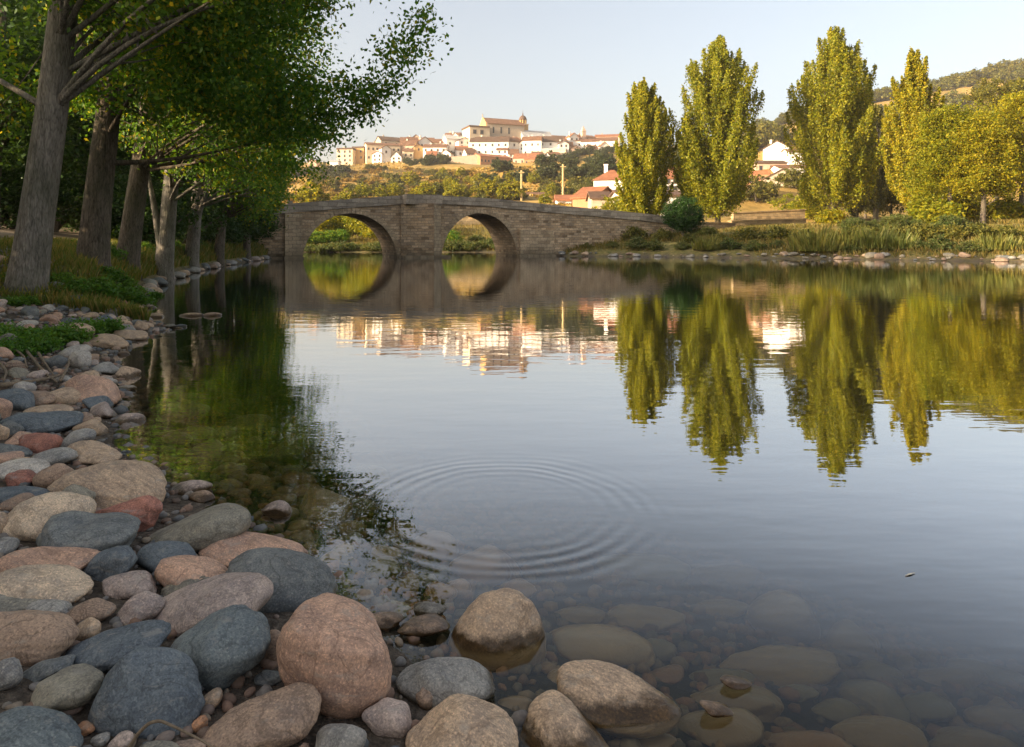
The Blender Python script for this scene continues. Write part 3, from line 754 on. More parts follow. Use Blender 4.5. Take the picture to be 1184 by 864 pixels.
WATER = [
 (521,679,632,752,'tan','round brown boulder with a dark wet band alone in the water',6,6),
 (645,766,781,834,'tan','long sloping tan boulder standing in the clear water',5,7),
 (462,715,520,738,'brown','flat wet brown rock left of the round water boulder',4,9),
 (478,701,516,717,'grey','low grey rock just behind the flat wet brown rock',0,10),
 (424,712,466,730,'brown','low wet rock beside the big pink boulder',4,10),
 (405,707,427,719,'lgrey','little pale stone in the water behind the pink boulder',4,7),
 (206,360,236,366,'tan','flat tan stone near the tip of the stone spit',4,7),
 (235,362,255,366,'brown','thin brown stone at the very tip of the stone spit',4,7),
 (132,476,167,490,'pgrey','pale faceted stone alone in the shallows beside the beach',-4,9),
 (135,447,157,452,'lgrey','flat pale slate in the shallows by the half grey boulder',2,8),
 (114,436,130,442,'pgrey','small flat stone in the shallows behind the half grey boulder',4,9),
 (195,557,243,573,'pgrey','flat pinkish stone in the dark shallows beside the largest tan boulder',-6,9),
 (217,571,247,582,'brown','low brown stone at the water edge behind the grey wedge boulder',0,9),
 (304,582,338,596,'pgrey','small pale stone alone in the dark green shallows',0,10),
 (833,786,869,801,'brown','small knob of rock breaking the surface, farther of two',4,12),
 (809,815,847,834,'brown','small knob of rock breaking the surface, nearer of two',8,12),
]
for (x0,y0,x1,y1,c,l,t,p) in WATER: hero(x0,y0,x1,y1,c,l,'w',t,p,group='stones standing in the water')
SUBM = [
 (788,691,868,716,'cream','pale flat stone under water, the brightest out in the lake'),(700,698,792,735,'tan','broad sunken stone right of the round water boulder'),
 (634,720,756,778,'tan','large rounded sunken stone behind the long sloping boulder'),(746,739,782,767,'olive','small sunken stone behind the long sloping boulder'),
 (829,745,977,800,'tan','longest sunken stone, sloping down to the right'),(865,683,946,754,'brown','deep sunken boulder behind the longest sunken stone'),
 (944,716,1016,766,'brown','deep rounded sunken stone right of the deep boulder'),(793,771,872,800,'olive','flat sunken stone in front of the longest sunken stone'),
 (798,790,904,838,'brown','dark sunken boulder under the farther rock knob'),(780,816,882,872,'brown','dark sunken boulder under the nearer rock knob'),
 (962,828,1068,880,'tan','tan sunken oval stone at the bottom edge'),(1070,840,1190,884,'brown','brown sunken stone in the bottom right corner'),
 (1036,801,1100,842,'dgrey','dark round sunken stone above the bottom right corner'),(985,763,1043,792,'olive','small domed sunken stone right of the longest one'),
 (1116,813,1192,852,'brown','sunken stone at the right edge above the corner'),(1038,770,1142,802,'brown','faint broad sunken stone toward the right edge'),
 (868,846,987,890,'rust','reddish sunken stone at the bottom edge'),(748,770,792,794,'red','reddish sunken stone right of the long sloping boulder'),
 (633,774,662,796,'tan','small sunken stone left of the long sloping boulder'),(938,805,998,840,'olive','angular sunken stone in front of the longest one'),
 (572,799,616,838,'brown','sunken brown stone right of the angular tan boulder'),(560,752,610,775,'tan','tan sunken stone in the reflection of the round boulder'),
 (690,640,800,676,'olive','very deep pale stone beyond the round water boulder'),
 (800,650,880,685,'brown','deep dim stone beyond the brightest sunken one'),(636,700,700,725,'brown','dim sunken stone just right of the round boulder'),
 (705,840,780,870,'brown','sunken stone at the bottom edge right of the peaked boulder'),(712,790,760,830,'olive','sunken stone in the shadow of the long sloping boulder'),
 (1100,760,1184,800,'olive','faint sunken stone at the right edge'),(900,790,945,815,'olive','small sunken stone below the longest sunken stone'),
 (560,840,610,870,'brown','sunken stone at the bottom edge between the two tan boulders'),
 (428,697,476,722,'olive','mossy dark stone just under the surface by the pink boulder'),
]
for (x0,y0,x1,y1,c,l) in SUBM: hero(x0,y0,x1,y1,c,l,'s',random.uniform(-6, 6),6,.45,group='stones under the water')
# unnamed cobbles between the boulders, and on the bed
def fill_cobbles():
    protos = [stone_mesh('cobble', 4, random.choice((6, 7, 9)), 10) for _ in range(10)]
    cat = ['tan', 'tan', 'brown', 'grey', 'pgrey', 'slate', 'olive', 'pink', 'dgrey', 'lgrey']
    lab = {}
    n = 0; tries = 0
    while n < 205 and tries < 30000:
        tries += 1
        y = 1.6 + 10.6 * random.random() ** .75
        dd = random.uniform(-.15, 4.3)
        sx = np.interp(y, SHORE[3:20, 1], SHORE[3:20, 0]); x = sx - dd * 1.05
        px = HX + F * x / y
        if px < -60: continue
        r = (.04 + .09 * random.random() ** 1.6) * (.55 + .09 * y if y < 6 else 1.1)
        if any((x - a) ** 2 + (y - b) ** 2 < (c * .75 + r * .8) ** 2 for a, b, c in STONE_XY): continue
        z = H(x, y); c = r * random.uniform(.5, .75); col = random.choice(cat)
        word = dict(tan='tan', brown='brown', grey='grey', pgrey='pinkish grey', slate='slate blue', olive='olive grey', pink='pink', dgrey='dark grey', lgrey='light grey')[col]
        zone = 'between the big boulders in front' if y < 3.4 else ('on the middle of the stony beach' if y < 7.5 else 'on the upper end of the stony beach')
        l = f'small {word} cobble among others {zone}'
        put_stone(random.choice(protos), (x, y, z + c * .35), (r, r * random.uniform(.7, .95), c), random.uniform(-15, 15), col, 'cobble', l, 'stone', l.replace('small', 'small').replace('cobble among others', 'cobbles'), random.random() * 6.28)
        n += 1
    m = 0; tries = 0
    while m < 200 and tries < 30000:
        tries += 1
        y = 1.3 + 7.5 * random.random() ** 1.5; dd = -random.uniform(.2, 3.8 if y < 2.6 else (.95 if y < 4.2 else 1.9))
        sx = np.interp(y, SHORE[3:20, 1], SHORE[3:20, 0]); x = sx - dd * 1.1
        r = .05 + .14 * random.random() ** 1.5
        if any((x - a) ** 2 + (y - b) ** 2 < (c * .7 + r * .8) ** 2 for a, b, c in STONE_XY): continue
        z = H(x, y); c = r * .5
        if z + c * .8 > -.03: continue
        zone = 'dim cobble on the river bed in the clear shallows in front' if y < 3 else 'dim cobble on the river bed under the dark tree reflection'
        put_stone(random.choice(protos), (x, y, z + c * .3), (r, r * .85, c), random.uniform(-10, 10), random.choice(('brown', 'olive', 'tan', 'tan', 'rust')), 'sunken_stone', zone, 'stone', 'bed ' + zone[4:], random.random() * 6.28)
        m += 1
fill_cobbles()
def gravel(n, name, label, d0, d1, y1, pw, rs=1.0):
    k = NT('gravel_pebble'); geo = k.n('NewGeometry')
    c = k.ramp(geo.outputs['Random Per Island'], [(0, (.12, .09, .07)), (.25, (.26, .16, .11)), (.5, (.20, .18, .16)), (.75, (.10, .11, .115)), (1, (.30, .23, .16))])
    sz = k.n('SeparateXYZ'); k.l(geo.outputs['Position'], sz.inputs[0])
    c = k.mix(k.ramp(k.math('ADD', k.math('MULTIPLY', sz.outputs[2], 20), .5), [(.2, 1.), (.5, 0.)]), c, k.mix(1.0, c, (.75, .58, .34), 'MULTIPLY'))
    m = k.done(k.bsdf(k.mix(.5, c, k.mix(1.0, c, k.ramp(k.noise(geo.outputs['Position'], 90, 3), [(.3, (.6, .6, .6)), (.7, (1.4, 1.4, 1.4))]), 'MULTIPLY')), .85))
    V0, T0 = ICO[1 if rs > 1 else 2]
    y = 1.2 + y1 * rng.random(n) ** pw; dd = rng.uniform(d0, d1, n)
    x = np.interp(y, SHORE[3:20, 1], SHORE[3:20, 0]) - dd
    r = rs * rng.uniform(.008, .026, n) * (.75 + .11 * y); z = H(x, y)
    w = rng.normal(size=(n, 3)); lump = 1 + .22 * np.sin(V0 @ w.T * 1.6 + rng.random(n) * 6.28).T
    S = np.stack([r, r * rng.uniform(.6, 1, n), r * rng.uniform(.45, .8, n)], 1); a = rng.random(n) * 6.28
    L = V0[None] * lump[:, :, None] * S[:, None, :]
    X = L[..., 0] * np.cos(a)[:, None] - L[..., 1] * np.sin(a)[:, None] + x[:, None]; Y = L[..., 0] * np.sin(a)[:, None] + L[..., 1] * np.cos(a)[:, None] + y[:, None]
    Z = L[..., 2] + (z + r * .25)[:, None]
    V = np.stack([X, Y, Z], -1).reshape(-1, 3); T = (T0[None] + (np.arange(n) * len(V0))[:, None, None]).reshape(-1, 3)
    o = link(name, mesh_np(name, V, T, m, True)); tag(o, label, 'gravel', None, 'stuff')
gravel(8500, 'gravel', 'mixed brown and grey gravel between the shore boulders', -.12, 4.4, 10.5, 1.35)
gravel(5000, 'bed_gravel', 'brown gravel on the river bed in the shallows', -3.2, -.05, 5.5, 1.4, 1.5)

# ------------------------------------------------------------------ leaves
def leaf_cards(C, size, up=.35, aspect=.62, jitter=.35):
    """one four-cornered blade per centre"""
    n = len(C); N = rng.normal(size=(n, 3)); N[:, 2] = np.abs(N[:, 2]) + up; N /= np.linalg.norm(N, axis=1)[:, None]
    R = rng.normal(size=(n, 3)); Tn = np.cross(N, R); Tn /= np.linalg.norm(Tn, axis=1)[:, None] + 1e-9; B = np.cross(N, Tn)
    L = (size * rng.uniform(1 - jitter, 1 + jitter, n))[:, None]
    a = C + Tn * L * .5; b = C + B * L * .5 * aspect + Tn * L * .08; c = C - Tn * L * .5; d = C - B * L * .5 * aspect + Tn * L * .08
    V = np.stack([a, b, c, d], 1).reshape(-1, 3); Q = np.arange(n * 4).reshape(n, 4)
    return V, Q
def inside_blobs(n, blobs, shell=.35, gap=.0, gs=1.3):
    """clump centres in a union of ellipsoids, denser towards the outside; noise leaves gaps"""
    vol = np.array([b[3] * b[4] * b[5] for b in blobs]) ** .75; k = rng.choice(len(blobs), size=n, p=vol / vol.sum())
    B = np.array(blobs)[k]; v = rng.normal(size=(n, 3)); v /= np.linalg.norm(v, axis=1)[:, None]
    r = rng.uniform(shell ** 2, 1, n) ** .5
    C = B[:, :3] + v * r[:, None] * B[:, 3:6]
    if gap > 0:
        q = sum(np.sin(C @ w + p) for w, p in zip(rng.normal(size=(8, 3)) * gs, rng.random(8) * 6.28)) / 2.0
        C = C[q > -1.2 + gap]
    return C
def clump_leaves(C, rc, per, flat=.7):
    n = len(C); k = np.repeat(np.arange(n), per)
    s = rc * rng.uniform(.6, 1.3, n)[k]
    return C[k] + rng.normal(size=(len(k), 3)) * s[:, None] * np.array([.6, .6, .6 * flat])

def branch(mb, p0, p1, r0, r1, n=8, sag=.0, seg=7, wob=.12):
    p0, p1 = np.array(p0, float), np.array(p1, float); L = np.linalg.norm(p1 - p0); t = np.linspace(0, 1, seg)[:, None]
    pts = p0 + (p1 - p0) * t; off = rng.normal(size=3) * wob * L
    pts = pts + np.sin(t * np.pi) * off * .5 + np.array([0, 0, 1]) * (np.sin(t * np.pi) * sag * L)
    mb.tube(pts, r0 + (r1 - r0) * np.linspace(0, 1, seg), n, cap=False)
    return pts

def riverside_tree(base, lean, r0, ht, blobs, clumps, per, leaf, bark, label, group=None, rc=.5, mat='leaf_shade', fork=None, limbs=12, gap=.35, cat='tree', name='riverside_tree', up=.35):
    """trunk with limbs + crown of leaves; blobs are (dx,dy,z,rx,ry,rz) relative to the base"""
    root = thing(name, label, cat, base, 0, group)
    mb = MB()
    t = np.linspace(0, 1, 26)
    tip = np.array([lean[0], lean[1], ht]); bend = rng.normal(size=2) * .010 * ht
    pts = np.stack([lean[0] * t ** 1.15 + bend[0] * np.sin(t * 3.14), lean[1] * t + bend[1] * np.sin(t * 3.14), -.35 + (ht + .35) * t], 1)
    rad = r0 * (1 - .72 * t) * (1 + .55 * np.exp(-t * ht / .35))
    mb.tube(pts, rad, 22, lump=.07)
    if fork:
        for (z0, dx, dy, zz, r) in fork:
            i = int(np.argmin(abs(pts[:, 2] - z0))); branch(mb, pts[i], pts[i] + np.array([dx, dy, zz]) * (1.25 if r > .13 else 1.6), r, .012, 10, .06, 12, .10)
    C = inside_blobs(clumps, blobs, .35, gap)
    for q in C[rng.choice(len(C), min(limbs, len(C)), replace=False)]:
        zs = q[2] - .35 * math.hypot(q[0], q[1]) - .6; i = int(np.clip(np.argmin(abs(pts[:, 2] - zs)), 6, 25))
        if q[2] < pts[i, 2] + .2: i = max(5, i - 3)
        br = branch(mb, pts[i], q, max(.02, rad[i] * .25), .012, 7, .05, 9, .12)
        for _ in range(6):
            j = random.randint(3, 8); e = C[np.argmin(np.linalg.norm(C - br[j] - rng.normal(size=3) * .8, axis=1))]
            branch(mb, br[j], e, .018, .005, 4, .02, 5)
    mb.build('trunk', M[bark], root, True)
    V, Q = leaf_cards(clump_leaves(C, rc, per), leaf, up)
    link('crown', mesh_np('crown', V, Q, M[mat]), root)
    return root

# ------------------------------------------------------------------ trees of the left bank
def left_trees():
    G = 'leaning trees along the left bank'
    def base(px, D): p = at(px, D); return (p.x, p.y, p.z - .05)
    def B(b0, px, py, D, rx, rz, ry=None):
        q = P(px, py, D); u = D / F; return (q.x - b0[0], q.y - b0[1], q.z - b0[2], rx * u, (ry or rx) * u, rz * u)
    # trunk at (px, D); lean; radius; height; crown masses (px, py, distance, half width, half height) ...
    specs = [
     (27, 10.3, (.95, .3), .25, 12.5, [(250,-60,10.6,200,110),(150,-10,10.8,130,85),(330,-150,10.8,190,130),(60,-190,11,200,150),(-60,60,11.5,130,110)], 700, 80, .085, 'bark_pale', 'nearest riverside tree with the pale grey trunk at left', [(3.3, .55, .1, .7, .045)]),
     (104, 13.2, (1.3, .5), .27, 11.5, [(345,0,12.6,140,105),(420,-75,12.4,80,70),(435,-160,12.4,65,60),(472,-125,12.2,46,60),(480,-60,12.2,30,40),(462,62,12.6,22,20),(482,35,12.4,16,18),(436,100,13,24,22),(425,125,13.2,14,16),(398,120,13.6,24,26),(372,160,14.5,24,20),(345,172,15.5,22,22),(470,5,12.4,24,24),(270,90,13.0,125,85),(400,35,12.6,85,80),(190,70,13.6,110,75),(330,-130,13,150,110),(340,110,13.4,90,62),(150,105,14.2,80,40)], 1250, 80, .088, 'bark', 'thick dark leaning tree, second trunk along the left bank', [(2.5, .8, .2, 1.6, .10), (2.8, -.9, .3, 1.9, .09)]),
     (143, 17.2, (.9, .5), .26, 11, [(260,140,16.6,105,72),(320,130,16.8,75,65),(195,135,17.5,80,50),(230,20,17,150,90),(330,-90,17,130,100)], 620, 75, .10, 'bark', 'brown trunked tree third along the left bank', [(2.4, .8, .1, 2.2, .12)]),
     (187, 20.8, (.5, .4), .26, 10.5, [(268,172,20.3,80,60),(315,168,20.5,58,55),(228,160,20.8,62,48),(250,50,21,130,90)], 560, 70, .11, 'bark_pale', 'forked tree with two grey stems, fourth along the left bank', [(.5, -.55, 0, 3.0, .15)]),
     (220, 28.0, (.9, .6), .27, 11, [(285,180,27.5,52,55),(250,160,28.5,60,42),(305,150,28,40,45),(260,90,28,90,70)], 480, 60, .13, 'bark_pale', 'slender tree with a V fork, fifth along the left bank', [(1.5, 1.3, 0, 2.6, .12)]),
     (252, 35.0, (.8, .6), .25, 10, [(285,205,35,45,45),(270,160,35.5,60,50),(300,180,35,32,42)], 420, 60, .15, 'bark', 'leafy tree sixth along the left bank', None),
     (285, 43.0, (.4, .4), .24, 8.5, [(296,222,42.5,34,38),(280,190,43,50,42),(312,205,43,18,34)], 420, 55, .16, 'bark', 'last leafy tree of the left bank standing beside the bridge end', None),
    ]
    for (px, D, lean, r0, ht, bl, nc, per, lf, bk, lab, fk) in specs:
        b0 = base(px, D)
        riverside_tree(b0, lean, r0, ht, [B(b0, *q) for q in bl], nc, per, lf, bk, lab, G, fork=fk, rc=.27 + D * .006, limbs=26, gap=.5, up=-.15)
    # the trees beside and behind the photographer, seen only as shade and reflection
    proto = riverside_tree((-9.3, 5.2, H(-9.3, 5.2)), (.6, .2), .3, 12, [(.9,.3,8.6,4.4,4.4,3.8),(2.0,-.6,6.6,2.8,2.8,1.8),(.3,1,11.5,4,4,3)], 480, 60, .12, 'bark', 'tall tree at the left beside the stony beach', 'trees beside the stony beach', rc=.5, limbs=10)
    # the wood behind the path
    woods = [(-12,23),(-40,28),(60,29),(20,36),(110,34),(75,44),(150,40),(185,46),(-30,42),(120,48),(225,47),(20,50),(-80,36)]
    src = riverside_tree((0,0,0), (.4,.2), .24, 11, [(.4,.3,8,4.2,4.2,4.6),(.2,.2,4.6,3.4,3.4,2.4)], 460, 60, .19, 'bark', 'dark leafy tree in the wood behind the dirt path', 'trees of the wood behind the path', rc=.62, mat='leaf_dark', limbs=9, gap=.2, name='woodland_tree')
    for i, (px, D) in enumerate(woods):
        p = at(px, D)
        if i == 0: src.location = (p.x, p.y, p.z - .1); continue
        dup(src, (p.x, p.y, p.z - .1), random.random() * 6.28, random.uniform(.85, 1.25))
    for (x, y) in ((-19, 4),):  # unseen extra tree, added to cut the sun reaching the foreground
        dup(src, (x, y, H(x, y) - .1), random.random() * 6.28, random.uniform(.9, 1.15), 'dark leafy tree added to shade the stony beach, unseen beyond the left edge', 'unseen trees added for shade')
    dup(proto, (-14, 9.5, H(-14, 9.5)), 4.0, 1.05)
left_trees()

# bushes: one builder, many copies
def bush(name, label, cat, group, r, h, n, leaf, mat, rc=.25, per=40, loc=(0, 0, 0), stems=5, blobs=None, gap=.3, up=.3):
    root = thing(name, label, cat, loc, 0, group); mb = MB()
    if blobs is None:
        blobs = [(0, 0, h * .5, r * .8, r * .8, h * .5)] + [(math.cos(a) * r * .5, math.sin(a) * r * .5, h * random.uniform(.3, .5), r * .5, r * .5, h * random.uniform(.3, .42)) for a in (0.3, 1.7, 2.9, 4.1, 5.4)]
    C = inside_blobs(n, blobs, .5, gap, 2.2 / max(r, .3)); C[:, 2] = np.maximum(C[:, 2], .04)
    for q in C[:stems]: branch(mb, (0, 0, -.1), q, r * .05, r * .012, 5, .05, 6)
    mb.build('stem', M['bark'], root, True)
    V, Q = leaf_cards(clump_leaves(C, rc, per), leaf, up)
    link('foliage', mesh_np('foliage', V, Q, M[mat]), root)
    return root
def scatter_copies(src, pts, smin=.8, smax=1.2, sink=.05, zs=None):
    for i, (x, y) in enumerate(pts):
        s = random.uniform(smin, smax); z = H(x, y) - sink
        if i == 0:
            src.location = (x, y, z); src.scale = (s, s, s * (zs or 1)); src.rotation_euler = (0, 0, random.random() * 6.28)
        else: dup(src, (x, y, z), random.random() * 6.28, (s, s, s * (zs or random.uniform(.85, 1.1))))
def px_xy(px, D): return ((px - HX) / F * D, D)

def poplar(px, D, top_py, wpx, label, n_br=95, mat='leaf_poplar', wtop=.35, base_py=None, leaf=.20, seed=0, trunk_r=.34, group='tall poplars on the far bank', per=520):
    p = at(px, D); ht = CH - (top_py - HY) / F * D - p.z; R = wpx / 2 / F * D
    root = thing('poplar_tree', label, 'tree', (p.x, p.y, p.z - .1), 0, group)
    mb = MB(); t = np.linspace(0, 1, 14)
    mb.tube(np.stack([.15 * np.sin(t * 5 + seed), .1 * np.cos(t * 4), -.3 + ht * .93 * t], 1), trunk_r * (1 - .93 * t) + .02, 10, lump=.05)
    Ls = []
    for i in range(n_br):
        ut = .19 + .81 * random.random() ** .85; a = random.random() * 6.283       # height of the bough's tip
        prof = np.interp(ut, [0, .08, .18, .3, .5, .66, .78, .88, .95, 1], [.30, .48, .70, .86, 1.0, 1.0, .88, .66, .42, .10])
        ro = R * prof * (1.12 * math.sqrt(random.uniform(.06, 1.0)) + .05 * random.gauss(0, 1)); zt = ht * ut * random.uniform(.97, 1.0)
        L = min(ht * random.uniform(.13, .24) + ro * .5, (zt - .4) * .72)
        z0 = zt - L; tip = np.array([math.cos(a) * ro, math.sin(a) * ro, zt]); p0 = np.array([0, 0, z0])
        mid = np.array([math.cos(a) * ro * .85, math.sin(a) * ro * .85, z0 + L * .42])
        tt = np.linspace(0, 1, 8)[:, None]; cv = (1 - tt) ** 2 * p0 + 2 * tt * (1 - tt) * mid + tt ** 2 * tip
        mb.tube(cv, np.linspace(.05, .01, 8), 4, cap=False)
        m = int(per * (.5 + .5 * L / (ht * .2))); s = .22 + .80 * rng.beta(1.5, 1.2, m)[:, None]
        c = (1 - s) ** 2 * p0 + 2 * s * (1 - s) * mid + s ** 2 * tip
        w = (.085 * R + .09) * (np.sin(np.clip(s * .98, 0, 1) * np.pi) ** .8 * .85 + .14)
        Ls.append(c + rng.normal(size=(m, 3)) * w * np.array([.62, .62, 1.0]))
    mb.build('trunk', M['bark_pop'], root, True)
    C = np.concatenate(Ls); C = C[C[:, 2] > .3]
    V, Q = leaf_cards(C, leaf, -.1, .8)
    link('crown', mesh_np('crown', V, Q, M[mat]), root)
    return root
poplar(745, 75, 88, 66, 'smallest poplar, standing alone at the end of the bridge wall', 120, seed=1)
poplar(829, 75, 40, 102, 'broad tall poplar just right of the dark round bush', 190, seed=2)
poplar(965, 76, 30, 98, 'tallest poplar with a bumpy crown in the middle of the bank', 190, seed=3)
poplar(1058, 71, 54, 60, 'narrow golden poplar rising behind the bright leafy trees', 120, seed=4)
poplar(1014, 88, 116, 34, 'thin dark poplar hidden between the two tallest right poplars', 45, mat='leaf_olive', seed=5)
poplar(990, 92, 150, 34, 'low thin dark poplar just behind the tallest poplar', 40, mat='leaf_olive', seed=6)

def right_trees():
    def T(px, D, blobs, label, lf, mat, clumps=330, per=60, r0=.25, ht=None, group='bright leafy trees at the right', rc=.55, cat='tree', lean=(.2, 0)):
        p = at(px, D); ht = ht or max(b[2] for b in blobs)
        return riverside_tree((p.x, p.y, p.z - .1), lean, r0, ht, blobs, clumps, per, lf, 'bark', label, group, rc=rc, mat=mat, limbs=10, gap=.3, name='leafy_tree', fork=None)
    T(1098, 62, [(0,0,7.2,2.9,2.6,3.2),(-1.8,0,4.4,2.0,1.9,2.2),(1.5,.3,9.0,2.4,2.2,2.3),(-1.0,0,9.2,1.6,1.6,1.6)], 'bright yellow green tree right of the narrow golden poplar', .2, 'leaf_gold', 600, 60)
    T(1136, 60, [(0,0,6.6,2.5,2.5,3.2),(-1.3,-.3,4.0,1.7,1.7,1.6),(1.3,0,4.2,1.8,1.8,1.8)], 'leafy green tree with bare forked trunk near the right edge', .19, 'leaf_gold', 540, 60)
    T(1182, 63, [(0,0,8.2,3.4,3,4.0),(-1.8,0,4.6,2.2,2,2.2),(1.6,0,10.6,2.6,2.6,2.4)], 'yellow green tree cut by the right edge of the photo', .2, 'leaf_gold', 620, 60)
    T(1088, 68, [(0,0,3.4,2.3,2.2,2.5)], 'low bushy tree at the foot of the narrow golden poplar', .22, 'leaf_gold', 200)
    T(1152, 120, [(0,0,17,6.5,6,3.6),(-5.5,0,14.2,4.2,4,2.4),(4.5,0,20,5.5,5.5,3.6),(-1,0,21.5,3.6,3.6,2.4)], 'big spreading umbrella pine on the slope at upper right', .36, 'leaf_pine', 440, 60, .45, group='pines on the right slope', rc=.8)
    T(1192, 112, [(0,0,15,5.5,6,6.0),(-4,0,11,4,4,4),(2,0,20,5,5,4)], 'tall dark pine behind the trees at the right edge', .36, 'leaf_pine', 440, 60, .45, group='pines on the right slope', rc=.8)
    T(1124, 105, [(0,0,7,4.5,4,5.5)], 'tall yellow green tree behind the bright leafy trees', .32, 'leaf_gold', 300, 55, .3, rc=.8)
    T(1030, 95, [(0,0,4.5,2.6,2.6,4.2)], 'dark tree filling the gap behind the right poplars', .3, 'leaf_olive', 200, 50, .22, rc=.7)
    T(1000, 100, [(0,0,4.0,2.4,2.4,3.6)], 'dark low tree behind the thin poplars', .3, 'leaf_olive', 200, 50, .22, rc=.7)
    # dark round bush on a short trunk in front of the poplars
    p = at(790, 62)
    riverside_tree((p.x, p.y, p.z - .1), (-.1, 0), .17, 1.5, [(0,0,2.3,1.9,1.9,1.55),(.2,.1,1.7,1.5,1.5,.9)], 420, 70, .12, 'bark', 'dark round bush on a short trunk between two poplars', None, rc=.26, mat='leaf_dark', limbs=8, gap=.0, cat='bush', name='round_bush')
    # golden shrub masses on the terrace behind
    for (px, D, r, h, lab, mat) in ((908, 108, 3.2, 3.8, 'golden rounded bush above the brick terrace wall', 'leaf_gold'), (942, 100, 2.6, 5.2, 'yellow green bush leaning on the tallest poplar', 'leaf_gold'),
                             (710, 100, 3.4, 5.0, 'rounded green tree left of the smallest poplar', 'leaf_gold'), (1072, 63, 1.7, 3.0, 'golden bush at the foot of the narrow golden poplar', 'leaf_gold'), (1090, 60, 1.5, 2.2, 'low golden bush under the first bright leafy tree', 'leaf_gold'), (1112, 66, 1.8, 2.8, 'leafy bush between the bright leafy trees', 'leaf_gold'), (1166, 64, 1.8, 2.6, 'yellow green bush under the tree at the right edge', 'leaf_gold'),
                             (960, 74, 1.3, 2.0, 'light bush at the foot of the tallest poplar', 'leaf_gold'),
                             (875, 150, 5, 6, 'dark shrub below the rust coloured house', 'leaf_olive'), (840, 150, 4, 6, 'dark shrub left of the rust coloured house', 'leaf_olive'), (920, 160, 5, 5, 'dark shrub below the brown gabled barn', 'leaf_olive')):
        q = at(px, D); bush('garden_bush', lab, 'bush', 'bushes behind the far bank', r, h, 150, .3 if D < 120 else .45, mat, .5, 45, (q.x, q.y, q.z - .1))
right_trees()

